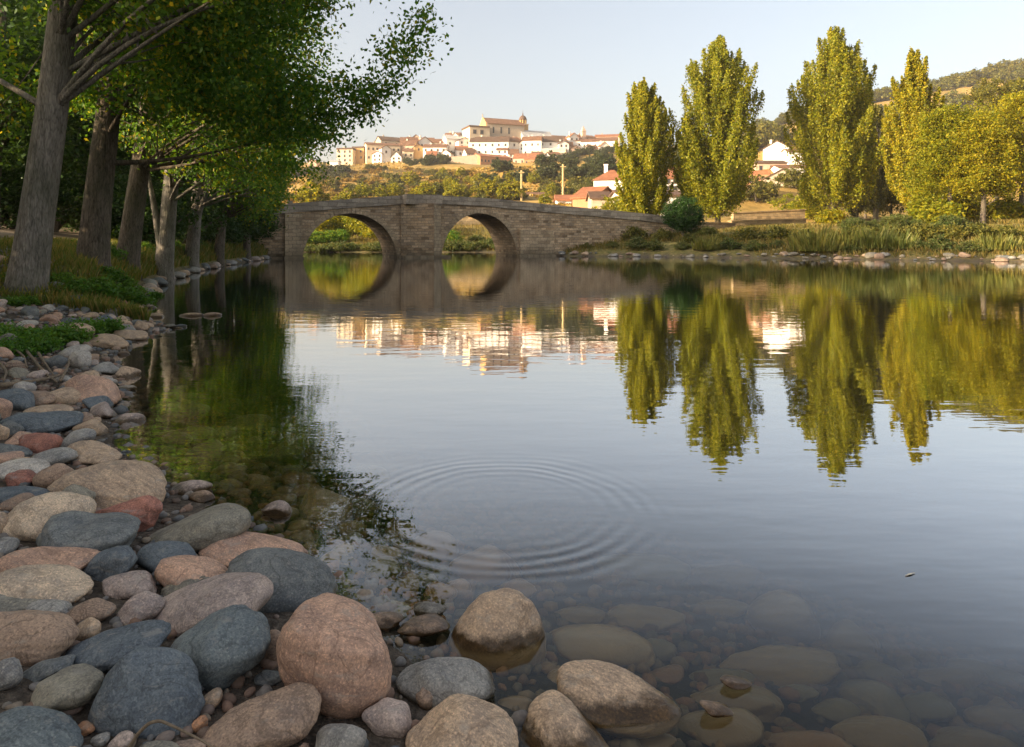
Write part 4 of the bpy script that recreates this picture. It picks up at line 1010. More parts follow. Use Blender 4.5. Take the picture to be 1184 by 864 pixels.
# ------------------------------------------------------------------ shrubs on the right bank and behind the bridge
def bank_plants():
    b1 = bush('bank_shrub', 'low dark green shrub on the far bank by the water', 'shrub', 'dark shrubs along the far bank', 1.1, .8, 90, .13, 'leaf_bank', .22, 42)
    pts = []
    for px in list(range(655, 1190, 27)):
        u = (px - HX) / F
        for D in np.arange(38, 66, .5):
            if sdf(np.array([u * D]), np.array([D]))[0] > random.uniform(.8, 2.2): pts.append((u * D + random.uniform(-.4, .4), D)); break
    scatter_copies(b1, pts, .55, 1.15)
    b2 = bush('bank_shrub', 'olive dry shrub on the far bank higher than the dark ones', 'shrub', 'olive shrubs along the far bank', 1.2, 1.1, 90, .16, 'leaf_olive', .25, 40)
    pts = []
    for px in list(range(700, 1190, 33)):
        u = (px - HX) / F
        for D in np.arange(38, 76, .5):
            if sdf(np.array([u * D]), np.array([D]))[0] > random.uniform(3.5, 8): pts.append((u * D, D)); break
    scatter_copies(b2, pts, .6, 1.2)
    b3 = bush('bank_shrub', 'tall leafy green shrub under the poplars of the far bank', 'shrub', 'tall shrubs under the poplars', 1.4, 2.1, 150, .14, 'leaf_bank', .3, 45)
    scatter_copies(b3, [px_xy(*q) for q in ((985, 56), (1010, 57), (1032, 55), (1058, 55), (1075, 52), (1100, 51), (818, 61), (806, 62), (1040, 58))], .5, .85)
    # reed clumps: upright blades
    def reed(label, n, h, r, loc):
        N = n; a = rng.random(N) * 6.28; rr = r * np.sqrt(rng.random(N)); x = np.cos(a) * rr; y = np.sin(a) * rr
        L = h * rng.uniform(.45, 1.1, N) * (1.1 - .6 * (rr / r) ** 2) * (.8 + .3 * np.sin(x * 4 + y * 3)); dx = np.cos(a) * L * rng.uniform(.05, .45, N); dy = np.sin(a) * L * rng.uniform(.05, .45, N); w = .035
        ang = rng.random(N) * 6.28; wx, wy = np.cos(ang) * w, np.sin(ang) * w
        V = np.stack([np.stack([x - wx, y - wy, 0 * x], 1), np.stack([x + wx, y + wy, 0 * x], 1), np.stack([x + dx * .4 + wx * .7, y + dy * .4 + wy * .7, L * .62], 1), np.stack([x + dx, y + dy, L], 1)], 1).reshape(-1, 3)
        o = link('reed_clump', mesh_np('reed_clump', V, np.arange(4 * N).reshape(N, 4), M['reed'])); o.location = loc
        tag(o, label, 'reeds', 'reed clumps on the far bank')
    for px, d_, h, r, lab in ((944, 1.3, 1.75, 1.7, 'big grey green reed clump in front of the tallest poplar'), (980, 1.9, 1.5, 1.3, 'reed clump just right of the biggest one'), (1012, 2.3, 1.6, 1.5, 'tall reed clump under the thin dark poplars'), (818, 1.6, 1.2, 1.2, 'grey green reed clump below the broad tall poplar'), (1040, 2.0, 1.2, 1.2, 'rightmost of the four inner reed clumps'), (1150, 2.0, 1.1, 1.4, 'reed clump by the right edge of the photo')):
        u = (px - HX) / F
        for D in np.arange(38, 70, .25):
            if sdf(np.array([u * D]), np.array([D]))[0] > d_: break
        reed(lab, 900, h, r, (u * D, D, H(u * D, D) - .05))
    # behind the bridge, seen through the arches
    g = bush('riverside_bush', 'bright yellow green bush behind the bridge seen through the left arch', 'bush', 'bushes behind the bridge', 2.4, 3.2, 170, .22, 'leaf_gold', .45, 45)
    scatter_copies(g, [px_xy(*q) for q in ((420, 93), (444, 88), (456, 88), (405, 97), (435, 100), (385, 95), (470, 96), (452, 105), (366, 92), (425, 104))], 1.15, 1.6)
    d = bush('riverside_bush', 'mid green bush behind the bridge low by the water', 'bush', 'green bushes behind the bridge', 1.9, 2.4, 160, .17, 'leaf_shade', .4, 45)
    scatter_copies(d, [px_xy(*q) for q in ((362, 85), (376, 85.5), (390, 86), (520, 84), (345, 85), (600, 86))], .7, 1.0)
    lo = bush('riverside_bush', 'low green plant on the bank beyond the arches', 'bush', 'low plants beyond the arches', 1.2, .8, 90, .15, 'leaf_bank', .25, 40)
    scatter_copies(lo, [px_xy(*q) for q in ((428, 82.2), (440, 82.2), (450, 82.4), (460, 82.1), (360, 82.6), (372, 82.4), (384, 82.5), (396, 82.4), (407, 82.5), (417, 82.3), (515, 81.9), (525, 81.9), (545, 81.8), (556, 82.4), (566, 82.5), (578, 82), (590, 82), (535, 82.8), (550, 86), (585, 85))], .8, 1.3)
    # undergrowth at the left bank near the bridge
    e = bush('bank_shrub', 'leafy green shrub at the foot of the left bank trees', 'shrub', 'shrubs under the left bank trees', .6, .55, 110, .085, 'leaf_bright', .2, 50)
    L = []
    for D, off in ((16, .8), (20, .7), (23, .8), (26, .9), (29, .8), (32, .8), (35, 1.0), (38, .8), (41, .9), (44, .9), (47, 1.0), (49.5, 1.2), (36, 2.2), (40, 2.4), (45, 2.6), (31, 2.4), (27, 2.6)):
        sx = float(np.interp(D, SHORE[12:24, 1], SHORE[12:24, 0])); L.append((sx - off - .3, D))
    scatter_copies(e, L, .55, 1.15)
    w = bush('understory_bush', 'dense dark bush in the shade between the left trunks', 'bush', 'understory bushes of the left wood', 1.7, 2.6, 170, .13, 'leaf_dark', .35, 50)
    scatter_copies(w, [px_xy(*q) for q in ((165, 26), (205, 31), (240, 38), (262, 42), (255, 47), (285, 48.5), (180, 36), (120, 32), (225, 44), (60, 30), (20, 25), (-15, 24), (95, 38), (140, 45), (290, 53), (305, 56))], .8, 1.4)
    for (x, y) in ((-8.6,-2.2),(-9.4,-4.6),(-10.5,-7),(-8.2,.2),(-9.0,2.2),(-12,-5.8),(-12.5,-2.8),(-11.5,.8),(-11.8,3.6),(-14,-9),(-15.5,-5),(-16,-1),(-15,5.4),(-16.5,8.5),(-17.5,11.5),(-19,14),(-7.4,-4.2),(-8.2,-7.4)):  # unseen hedge of bushes, added only to keep the sun off the foreground
        dup(w, (x, y, H(x, y) - .1), random.random() * 6.28, random.uniform(1.5, 2.0), 'tall dark bush added to shade the stony beach, unseen beyond the left edge', 'unseen bushes added for shade')
    # leafy weeds on the stones
    wd = bush('leafy_weed', 'low leafy green weeds growing among the beach stones', 'weed', 'weed patches among the beach stones', .36, .15, 120, .045, 'leaf_bright', .085, 34, gap=.1)
    scatter_copies(wd, [px_xy(*q) for q in ((14, 7.0), (38, 7.2), (58, 7.4), (-8, 7.1), (28, 6.7), (104, 8.4), (18, 9.6))], .75, 1.1, .0)
    wd2 = bush('leafy_weed', 'bright green weed clump along the foot of the grassy bank', 'weed', 'weed clumps at the foot of the grassy bank', .34, .22, 120, .05, 'leaf_bright', .08, 34, gap=.1)
    scatter_copies(wd2, [px_xy(*q) for q in ((88, 10.6), (108, 10.9), (125, 11.4), (142, 12.0), (158, 12.7), (70, 10.8), (30, 10.6), (118, 12.4), (150, 14.0), (172, 15.3), (135, 13.4))], .8, 1.3, .0)
bank_plants()

# ------------------------------------------------------------------ grass
def grass(name, label, x, y, h, w, mat, lean=.5):
    n = len(x); z = H(x, y); L = h * rng.uniform(.5, 1.3, n); a = rng.random(n) * 6.28
    dx, dy = np.cos(a) * L * lean * rng.random(n), np.sin(a) * L * lean * rng.random(n); b = rng.random(n) * 6.28; wx, wy = np.cos(b) * w, np.sin(b) * w
    V = np.stack([np.stack([x - wx, y - wy, z - .02], 1), np.stack([x + wx, y + wy, z - .02], 1), np.stack([x + dx * .45 + wx * .6, y + dy * .45 + wy * .6, z + L * .6], 1), np.stack([x + dx, y + dy, z + L * .92], 1)], 1).reshape(-1, 3)
    o = link(name, mesh_np(name, V, np.arange(4 * n).reshape(n, 4), mat)); tag(o, label, 'grass', None, 'stuff')
def all_grass():
    n = 34000; y = 9.8 + 42 * rng.random(n) ** 1.7; d = .3 + 2.5 * rng.random(n) ** 1.7
    x = np.interp(y, SHORE[12:24, 1], SHORE[12:24, 0]) - d
    keep = wav(x, y, 1.1) > -.55 - .6 * (d < 2); x, y, d = x[keep], y[keep], d[keep]
    grass('grass', 'green and straw grass on the shaded left bank', x, y, (.13 + .005 * y) * (1.25 - .2 * np.clip(d, 0, 3)), .006 + .0004 * y, M['grass_bank'])
    n = 70000; px = rng.uniform(640, 1260, n); D = rng.uniform(40, 84, n); x = (px - HX) / F * D; s = sdf(x, D); k = (s > .22) & (s < 24); x, y = x[k], D[k]
    k = wav(x, y, 2.6) > -.5; x, y = x[k], y[k]
    grass('dry_grass', 'dry golden grass on the far right bank', x, y, .42, .03, M['grass_dry'], .6)
    n = 16000; px = rng.uniform(320, 640, n); D = 81 + 31 * rng.random(n) ** 1.5; x = (px - HX) / F * D; k = sdf(x, D) > .15; grass('meadow_grass', 'golden meadow grass behind the bridge', x[k], D[k], .5, .04, M['grass_dry'], .6)
all_grass()
def shore_rocks():
    protos = [stone_mesh('bank_rock', 3, 9, 9) for _ in range(6)]
    for i in range(85):
        px = 640 + 560 * i / 84 + random.uniform(-4, 4); u = (px - HX) / F
        for D in np.arange(36, 66, .15):
            if sdf(np.array([u * D]), np.array([D]))[0] > 0: break
        r = .07 + .32 * random.random() ** 2.2; dy = random.uniform(-.15, .55); put_stone(random.choice(protos), (u * D, D + dy, max(.02, H(u * D, D + dy)) + r * .12), (r * random.uniform(1, 1.5), r, r * random.uniform(.4, .75)), random.uniform(-8, 8), random.choice(('brown', 'olive', 'olive', 'grey', 'dgrey', 'tan')), 'bank_rock', 'low rock edging the far right bank at the waterline', 'rock', 'rocks along the far right waterline', random.random() * 6)
    for i in range(70):
        D = 12.8 + 38 * (i / 69) ** 1.4; sx = float(np.interp(D, SHORE[12:24, 1], SHORE[12:24, 0]))
        r = random.uniform(.10, .26) * (.7 + .012 * D); put_stone(random.choice(protos), (sx - random.uniform(-.1, .35), D, random.uniform(.0, .14)), (r * 1.2, r, r * .6), random.uniform(-15, 15), random.choice(('brown', 'grey', 'pgrey', 'tan', 'dgrey')), 'bank_rock', 'rough rock at the foot of the left bank under the trees', 'rock', 'rocks along the foot of the left bank', random.random() * 6)
shore_rocks()

# ------------------------------------------------------------------ houses
def house(px0, px1, py_base, py_eave, py_ridge, D, label, wall='white', roof='tile', rows=1, cols=3, kind='gable', depth=None, yaw=0, chim=0, group='houses of the hilltop village', cat='house', name='village_house', win=(.9, 1.3), extra=None, arch=False):
    """front wall spans px0..px1; kind gable = ridge along the front, end = gable end to the front, flat, hip"""
    w = (px1 - px0) / F * D; x = ((px0 + px1) / 2 - HX) / F * D
    zb = CH - (py_base - HY) / F * D; ze = CH - (py_eave - HY) / F * D; zr = CH - (py_ridge - HY) / F * D
    h = ze - zb; rise = max(zr - ze, .25); dp = depth or max(6.0, min(w * .8, 11))
    g = H(x, D); sink = max(1.5, zb - g + 2.0)
    root = thing(name, label, cat, (x, D, zb), math.radians(yaw), group)
    mb = MB(); hw = w / 2
    if kind == 'end':
        mb.prism([(-hw, -sink), (hw, -sink), (hw, h), (0, h + rise), (-hw, h)], 'y', 0, dp)
    elif kind == 'gable':
        mb.prism([(0, -sink), (dp, -sink), (dp, h), (dp / 2, h + rise - .05), (0, h)], 'x', -hw, hw)
    else: mb.box(-hw, hw, 0, dp, -sink, h)
    mb.build('wall', M[wall], root)
    ov, tk = .35, .28; rb = MB()
    if kind == 'gable':
        for sgn in (0, 1):
            y0, y1 = (-ov, dp / 2) if sgn == 0 else (dp + ov, dp / 2)
            ze_ = h - rise * ov / (dp / 2)
            V = [(-hw - ov, y0, ze_ + .04), (hw + ov, y0, ze_ + .04), (hw + ov, y1, h + rise + .04), (-hw - ov, y1, h + rise + .04)]
            V += [(a, b, c + tk) for a, b, c in V]; rb.add(V, [(0,1,2,3),(7,6,5,4),(0,4,5,1),(1,5,6,2),(2,6,7,3),(3,7,4,0)])
    elif kind == 'end':
        for sgn in (-1, 1):
            ze_ = h - rise * ov / hw
            V = [(sgn * (hw + ov), -ov, ze_ + .04), (sgn * (hw + ov), dp + ov, ze_ + .04), (0, dp + ov, h + rise + .04), (0, -ov, h + rise + .04)]
            V += [(a, b, c + tk) for a, b, c in V]; rb.add(V, [(0,1,2,3),(7,6,5,4),(0,4,5,1),(1,5,6,2),(2,6,7,3),(3,7,4,0)])
    elif kind == 'hip':
        r2 = max(hw - dp * .45, hw * .15)
        V = [(-hw - ov, -ov, h + .02), (hw + ov, -ov, h + .02), (hw + ov, dp + ov, h + .02), (-hw - ov, dp + ov, h + .02), (-r2, dp / 2, h + rise), (r2, dp / 2, h + rise)]
        rb.add(V, [(0,1,5,4),(2,3,4,5),(3,2,1,0)], [(1,2,5),(3,0,4)])
    else:
        rb.box(-hw - .2, hw + .2, -.2, dp + .2, h + .02, h + .02 + rise)
    rf = rb.build('roof', M[roof], root)
    for c in range(chim):
        m = MB(); cx = hw * (-.55 + 1.0 * c + .1); yy = dp * .55; m.box(cx - .35, cx + .35, yy - .3, yy + .3, h + rise * .5, h + rise + 1.0); m.box(cx - .45, cx + .45, yy - .4, yy + .4, h + rise + 1.003, h + rise + 1.2); m.build('chimney', M[wall], rf)
    ww, wh = win
    if rows and cols:
        fh = h / rows
        for r in range(rows):
            for c in range(cols):
                cx = -hw + w * (c + .5) / cols + random.uniform(-.15, .15); cz = fh * r + fh * .52
                a = min(ww, w / cols * .55) * random.uniform(.85, 1.1); b = min(wh, fh * .58) * random.uniform(.9, 1.05)
                m = MB(); t = .12
                m.box(cx - a/2 - t, cx - a/2, -.06, .10, cz - b/2 - t, cz + b/2 + t); m.box(cx + a/2, cx + a/2 + t, -.06, .10, cz - b/2 - t, cz + b/2 + t)
                m.box(cx - a/2 + .002, cx + a/2 - .002, -.056, .10, cz + b/2, cz + b/2 + t); m.box(cx - a/2 + .002, cx + a/2 - .002, -.09, .10, cz - b/2 - t, cz - b/2)
                f = m.build('window', M['shutter'], root)
                m = MB(); m.box(cx - a/2 + .003, cx + a/2 - .003, -.02, .08, cz - b/2 + .003, cz + b/2 - .003); m.build('pane', M['pane'], f)
    return root
VILLAGE = [
 # px0 px1 base eave ridge D label wall roof rows cols kind
 (389,408,188,173,171,398,'cream three storey house at the left end of the village','cream','tile_brown',3,3,'flat'),
 (407,421,186,171.5,169.5,402,'ochre sided house next to the cream three storey one','ochre','tile_brown',2,2,'flat'),
 (424,463,188,168,164.5,400,'long cream apartment row with two lines of windows','cream','tile',2,8,'gable'),
 (440,465,170,163,157.5,418,'house with a big dark brown roof above the apartment row','beige','tile_brown',1,2,'gable'),
 (462,481,177,168,162,404,'small pinkish white house right of the apartment row','pinkwall','tile',1,3,'gable'),
 (463,502,170,164,158,422,'low house under a long brown roof on the skyline','beige','tile',1,4,'gable'),
 (484,499,173,164,158.5,410,'white gable house above the yellow cottage','white','tile',1,2,'end'),
 (479,489,176,170,167,401,'tiny yellow cottage between pinkish and white houses','ochre','tile',1,1,'end'),
 (489,516,184,170.5,166,396,'white house with three windows above the dark tree clump','white','tile',2,4,'gable'),
 (499,522,171,165,160,420,'beige house with a brown roof left of the chimney house','beige','tile',1,3,'gable'),
 (513,531,164,158,153,428,'beige skyline house with tall chimneys left of the church','cream','tile',1,2,'gable'),
 (516,542,172,161,155.5,416,'wide white house with low gable left of the church aisle','white','slate',1,3,'gable'),
 (543,588,180,164,157,404,'long white two storey house below the church','white','tile_brown',2,6,'gable'),
 (583,606,180,164,158,408,'white house with loggia windows right of the long white one','white','tile',2,3,'gable'),
 (604,626,181,163,158,406,'tall white house in the middle of the village','white','tile',2,3,'flat'),
 (604,642,166,160.5,150.5,424,'house under a broad pale grey roof right of the church','white','slate',1,4,'gable'),
 (622,651,176,164,156.5,410,'white gabled house at the right of the village core','white','tile_brown',2,3,'gable'),
 (625,654,184,174,171.5,400,'white terrace with arched openings below the gabled house','cream','slate',1,6,'flat'),
 (645,663,178,169,163.5,412,'brown roofed house right of the white gabled house','pinkwall','tile',1,2,'gable'),
 (553,593,192,182,178,386,'low colonnade house with a long terracotta roof','rustwall','tile_red',1,9,'gable'),
 (593,622,191,183,176.5,388,'terracotta roofed pavilion right of the colonnade house','pinkwall','tile_red',1,4,'gable'),
 (640,656,166,160,156.5,428,'small white skyline house left of the pale turret','white','tile',1,2,'gable'),
 (653,673,172,163,159,420,'white house below the pale turret','white','tile',1,3,'gable'),
 (672,692,173,164,160,418,'white house with brown roof right of the turret','white','tile',1,3,'gable'),
 (668,690,164,159,155.5,434,'skyline row of low roofs behind the turret','pinkwall','tile',1,3,'gable'),
 (690,714,173,163,158,416,'white house at the right end of the village','white','tile',1,3,'gable'),
 (688,716,163,158,154.5,436,'skyline house with a reddish roof above the right end','pinkwall','tile_red',1,3,'gable'),
 (528,546,182,174,170,400,'small white house beside the brown retaining wall','white','tile',1,2,'gable'),
 (530,545,172,163,159,410,'narrow white house with a brown gable beside the wide white one','white','tile_brown',2,2,'end'),
 (546,560,166,160.5,157,412,'small cream house under the church aisle','cream','tile',1,2,'gable'),
 (590,604,172,163,159,414,'small house with a reddish roof behind the loggia house','pinkwall','tile_red',2,2,'end'),
 (612,626,170,161,157.5,415,'white house wedged under the pale grey roof','white','tile_brown',2,2,'gable'),
 (441,452,180,172,168.5,396,'little white gabled house standing before the apartment row','white','tile',1,1,'end'),
 (466,478,184,175,171.5,396,'little cream house below the pinkish white one','cream','tile',1,2,'gable'),
 (505,519,178,169,165,408,'white house with a steep gable above the dark tree clump','white','tile_red',2,2,'end'),
 (476,486,166,160,156,424,'small gabled house on the skyline above the yellow cottage','pinkwall','tile_brown',1,1,'end'),
 (634,648,188,179,175.5,396,'small white house below the terrace with arched openings','white','tile',1,2,'gable'),
 (660,672,180,172,168.5,410,'small pinkish house below the turret','pinkwall','tile',1,2,'end'),
 (700,713,180,172,169,408,'low white cottage at the lower right end of the village','white','tile',1,2,'gable'),
 (606,618,192,184,180.5,384,'low lean-to with red tiles beside the pavilion','rustwall','tile_red',1,2,'gable'),
 (568,590,165,160,156.5,416,'low cottage squeezed between the church and the long white house','cream','tile_brown',1,3,'gable'),
]
VLAB = 'one of the small white tiled houses crowding the slope of the village core'
for (a_, b_, c_, dd_) in ((527,14,181,404),(539,13,186,394),(560,12,172,410),(574,13,183,398),(588,12,186,396),(600,13,174,409),(616,12,187,395),(430,12,187,394),(452,12,189,392),(472,12,172,412),(493,12,188,392),(509,12,187,394),(520,12,167,420),(646,12,176,408),(658,12,168,420),(680,12,181,402),(694,11,178,406),(544,12,167,418)):
    VILLAGE.append((a_, a_ + b_, c_, c_ - random.uniform(7, 9.5), c_ - random.uniform(11.5, 14), dd_, VLAB, 'white', random.choice(('tile', 'tile', 'tile_red', 'tile_brown')), 2, 2, random.choice(('gable', 'end'))))
for v in VILLAGE:
    house(*v[:6], v[6], v[7], v[8], v[9], v[10], v[11], yaw=random.uniform(-16, 32), chim=random.choice((0, 0, 1, 1)), group='small white houses of the village core' if v[6] is VLAB else 'houses of the hilltop village')
house(356,366,197,187,184,385,'small pink hut standing alone on the slope left of the village','pinkwall','tile',1,1,'end',group='outlying houses')
house(381,391,193,187,185,385,'little white shed below the cream three storey house','white','slate',0,0,'gable',group='outlying houses')
MID = [
 (590,629,238,226,222.5,190,'low white house right behind the bridge parapet','white','tile',1,4,'gable',8,0,1),
 (644,684,244,232,226,135,'low white shed left of the rust coloured barn','white','tile_red',1,3,'gable',6,0,0),
 (660,690,244,229,216,128,'rust coloured barn with a sloping tiled roof behind the bridge','rustwall','tile_red',0,0,'gable',9,-35,0),
 (686,720,240,208.5,194,132,'white house with a hipped terracotta roof left of the smallest poplar','white','tile_red',1,3,'hip',9,-18,1),
 (684,706,242,230,222,118,'low brown roofed outbuilding below the hipped house','beige','tile_brown',0,0,'gable',6,0,0),
 (717,797,256,227,220.5,108,'long white house behind the smallest and the broad poplar','white','tile_brown',1,6,'gable',8,4,1),
 (768,792,222,206,193,150,'white house with a dark red roof above the long white house','white','tile_red',2,3,'gable',9,0,0),
 (790,812,226,212,204,155,'pink walled house seen beside the broad poplar','pinkwall','tile',1,2,'gable',8,0,0),
 (883,913,190,172,163.5,232,'white gabled barn high on the right slope','white','tile_brown',0,0,'end',9,-22,1),
 (913,932,194,176,171.5,225,'white house with one dark window beside the gabled barn','white','tile',1,1,'gable',9,0,1),
 (874,910,200,189,185,215,'pinkish low house below the white gabled barn','pinkwall','tile_brown',1,3,'gable',8,0,0),
 (900,934,203,194,190.5,208,'white walled yard building on the right slope','white','tile',0,0,'gable',7,0,0),
 (862,889,215,202,197.5,196,'rust coloured flat roofed house beside the broad poplar','rustwall','tile_red',1,2,'flat',9,-20,0),
 (886,928,220,206,195,190,'brown gabled barn at the foot of the right slope','beige','tile_brown',0,0,'end',12,-12,0),
 (380,398,258,250,245,115,'small white house seen through the left arch','white','tile',1,2,'gable',6,0,0),
 (447,470,262,251,246,120,'pinkish house seen through the right part of the left arch','pinkwall','tile',1,2,'gable',6,0,0),
]
for v in MID:
    house(*v[:6], v[6], v[7], v[8], v[9], v[10], v[11], depth=v[12], yaw=v[13], chim=v[14], group='houses at the foot of the hill', win=(.9, 1.4))

def church():
    D = 420; zb = CH - (164 - HY) / F * D; x0 = (570 - HX) / F * D
    root = thing('church', 'church with tiled nave and domed bell tower crowning the village', 'church', ((585 - HX) / F * D, D, zb), math.radians(22))
    u = D / F; L = 46 * u; ze = (164 - 143.5) * u; zr = (164 - 136.5) * u; W = 13.0; hw = L / 2
    mb = MB(); mb.prism([(0, -6), (W, -6), (W, ze), (W / 2, zr), (0, ze)], 'x', -hw, hw); mb.build('nave_wall', M['beige'], root)
    mb = MB()
    for (y0, y1) in ((-.6, W / 2), (W + .6, W / 2)):
        V = [(-hw - .5, y0, ze - .5), (hw + .5, y0, ze - .5), (hw + .5, y1, zr + .1), (-hw - .5, y1, zr + .1)]; V += [(a, b, c + .4) for a, b, c in V]
        mb.add(V, [(0,1,2,3),(7,6,5,4),(0,4,5,1),(1,5,6,2),(2,6,7,3),(3,7,4,0)])
    mb.build('nave_roof', M['tile'], root)
    mb = MB(); mb.prism([(.2, -6), (W - .2, -6), (W - .2, ze - .1), (W / 2, zr + .9), (.2, ze - .1)], 'x', -hw - .7, -hw - .003); mb.build('gable_front', M['ochre'], root)
    mb = MB(); mb.box(-hw - 12, -hw + .5, -3, W - 2, -6, 7.2); a = mb.build('aisle_wall', M['cream'], root)
    mb = MB(); mb.box(-hw - 12.5, -hw + .4, -3.5, W - 1.5, 7.21, 8.1); mb.build('aisle_roof', M['tile_brown'], root)
    for cx in (-hw - 9, -hw - 4.5):
        mb = MB(); mb.box(cx - 1.2, cx + 1.2, -3.1, -2.9, 3, 5.8); f = mb.build('window', M['shutter'], root)
        mb = MB(); mb.box(cx - .85, cx + .85, -3.13, -2.95, 3.3, 5.5); mb.build('pane', M['pane'], f)
    for cx in (-hw + 4, -hw + 9, -hw + 14):
        mb = MB(); mb.box(cx - .5, cx + .5, -.08, .1, ze * .45, ze * .8); mb.build('window', M['pane'], root)
    tw = 2.6; tx = hw + 1.0; zt = (164 - 142) * u; ztop = (164 - 136) * u
    tower = MB(); tower.box(tx - tw, tx + tw, 2, 2 + 2 * tw, -6, zt); t_ = tower.build('bell_tower', M['ochre'], root)
    mb = MB(); mb.box(tx - tw - .35, tx + tw + .35, 1.65, 2.35 + 2 * tw, zt + .003, zt + .5); mb.build('cornice', M['beige'], t_)
    mb = MB(); yc = 2 + tw
    th = np.arange(8) / 8 * 6.283 + .39
    for i in range(8): mb.tube([(tx + math.cos(th[i]) * 2.0, yc + math.sin(th[i]) * 2.0, zt + .5), (tx + math.cos(th[i]) * 2.0, yc + math.sin(th[i]) * 2.0, ztop)], .42, 6)
    mb.tube([(tx, yc, zt + .5), (tx, yc, ztop)], 1.25, 8); mb.build('belfry', M['ochre'], t_)
    mb = MB(); zz = np.linspace(0, 1, 9); mb.tube(np.stack([tx + 0 * zz, yc + 0 * zz, ztop + .003 + 3.0 * zz], 1), 2.5 * np.sqrt(np.maximum(1 - zz ** 1.8, .01)), 12); mb.tube([(tx, yc, ztop + 2.6), (tx, yc, ztop + 4.4)], (.4, .3), 6); mb.tube([(tx, yc, ztop + 4.4), (tx, yc, ztop + 6.4)], (.14, .06), 5); mb.build('dome', M['tile_brown'], t_, True)
    mb = MB(); mb.box(-hw - .9, -hw - .4, W / 2 - .15, W / 2 + .15, zr + .8, zr + 2.6); mb.box(-hw - .85, -hw - .45, W / 2 - .7, W / 2 + .7, zr + 1.7, zr + 2.0); mb.build('cross', M['beige'], root)
church()
def turret():
    D = 425; u = D / F; zb = CH - (160 - HY) / F * D; root = thing('turret', 'pale pointed turret above the right end of the village', 'tower', ((674.5 - HX) / F * D, D, zb), .3)
    mb = MB(); mb.box(-1.25, 1.25, -1.25, 1.25, -4, 10 * u * .8); mb.build('shaft', M['pinkwall'], root)
    mb = MB(); z = 10 * u * .8; mb.add([(-1.4,-1.4,z+.004),(1.4,-1.4,z+.004),(1.4,1.4,z+.004),(-1.4,1.4,z+.004),(0,0,z+3.4)], [(3,2,1,0)], [(0,1,4),(1,2,4),(2,3,4),(3,0,4)]); mb.build('spire', M['pinkwall'], root)
turret()
def retaining():
    # brown wall under the village, brick terraces on the right bank, low stone wall right of the bridge
    def wl(px0, px1, b0, b1, t0, t1, D0, D1, mat, label, name='retaining_wall', th=.6, cat='wall', cap=None):
        A, B = P(px0, b0, D0), P(px1, b1, D1); At, Bt = P(px0, t0, D0), P(px1, t1, D1); L = math.hypot(B.x - A.x, B.y - A.y)
        root = thing(name, label, cat, (A.x, A.y, A.z), math.atan2(B.y - A.y, B.x - A.x))
        h0, h1 = At.z - A.z, Bt.z - A.z; mb = MB()
        V = [(0, 0, -3), (L, 0, B.z - A.z - 3), (L, 0, h1), (0, 0, h0), (0, th, -3), (L, th, B.z - A.z - 3), (L, th, h1), (0, th, h0)]
        mb.add(V, [(0,1,2,3),(7,6,5,4),(0,4,5,1),(1,5,6,2),(2,6,7,3),(3,7,4,0)]); mb.build('wall_face', M[mat], root)
        c = .15; mb = MB(); V = [(-.1, -.1, h0 + .003), (L + .1, -.1, h1 + .003), (L + .1, th + .1, h1 + .003), (-.1, th + .1, h0 + .003)]; V += [(a, b, z + c) for a, b, z in V]
        mb.add(V, [(3,2,1,0),(4,5,6,7),(0,1,5,4),(1,2,6,5),(2,3,7,6),(3,0,4,7)]); mb.build('coping', M[cap or mat], root)
    wl(512, 554, 193, 192, 182, 179, 384, 384, 'beige', 'brown retaining wall left of the colonnade house')
    wl(848, 931, 258, 256, 247, 243, 92, 95, 'brickwall', 'upper brick terrace wall behind the broad poplar')
    wl(846, 932, 270, 268, 256.5, 254, 84, 87, 'brickwall', 'lower brick terrace wall nearer the river bank')
    wl(508, 600, 258, 257, 251, 250.5, 106, 108, 'brickwall', 'low pale terrace wall seen through the right arch')
    wl(960, 1060, 262, 262, 254, 254, 88, 90, 'brickwall', 'low brick wall behind the tallest poplar')
    wl(776, 850, 270, 270, 257, 259.5, 70.5, 76, 'masonry', 'rubble stone wall running on from the bridge behind the poplars')
retaining()
def poles():
    for px, pb, pt, D, lab in ((603, 232, 197, 170, 'shorter wooden utility pole behind the bridge'), (651, 232, 190, 160, 'taller wooden utility pole on the slope behind the bridge'), (1055, 262, 238, 90, None)):
        if not lab: continue
        p = P(px, pb, D); h = (pb - pt) / F * D; root = thing('utility_pole', lab, 'pole', p, 0, 'utility poles'); mb = MB(); mb.tube([(0, 0, -4), (0, 0, h)], (.30, .24), 8); mb.build('post', M['wood'], root)
        mb = MB(); mb.box(-.7, .7, -.36, -.25, h - .7, h - .5); mb.build('crossarm', M['wood'], root)
    D = 104; p = P(771, 254, D); root = thing('street_lamp', 'dark street lamp standing before the long white house', 'lamp', p); mb = MB(); mb.tube([(0, 0, -.5), (0, 0, 3.4)], (.06, .05), 8); mb.build('post', M['metal'], root); mb = MB(); mb.box(-.2, .2, -.2, .2, 3.41, 3.85); mb.prism([(-.28, 3.853), (.28, 3.853), (0, 4.1)], 'y', -.25, .25); mb.build('lantern', M['metal'], root)
poles()

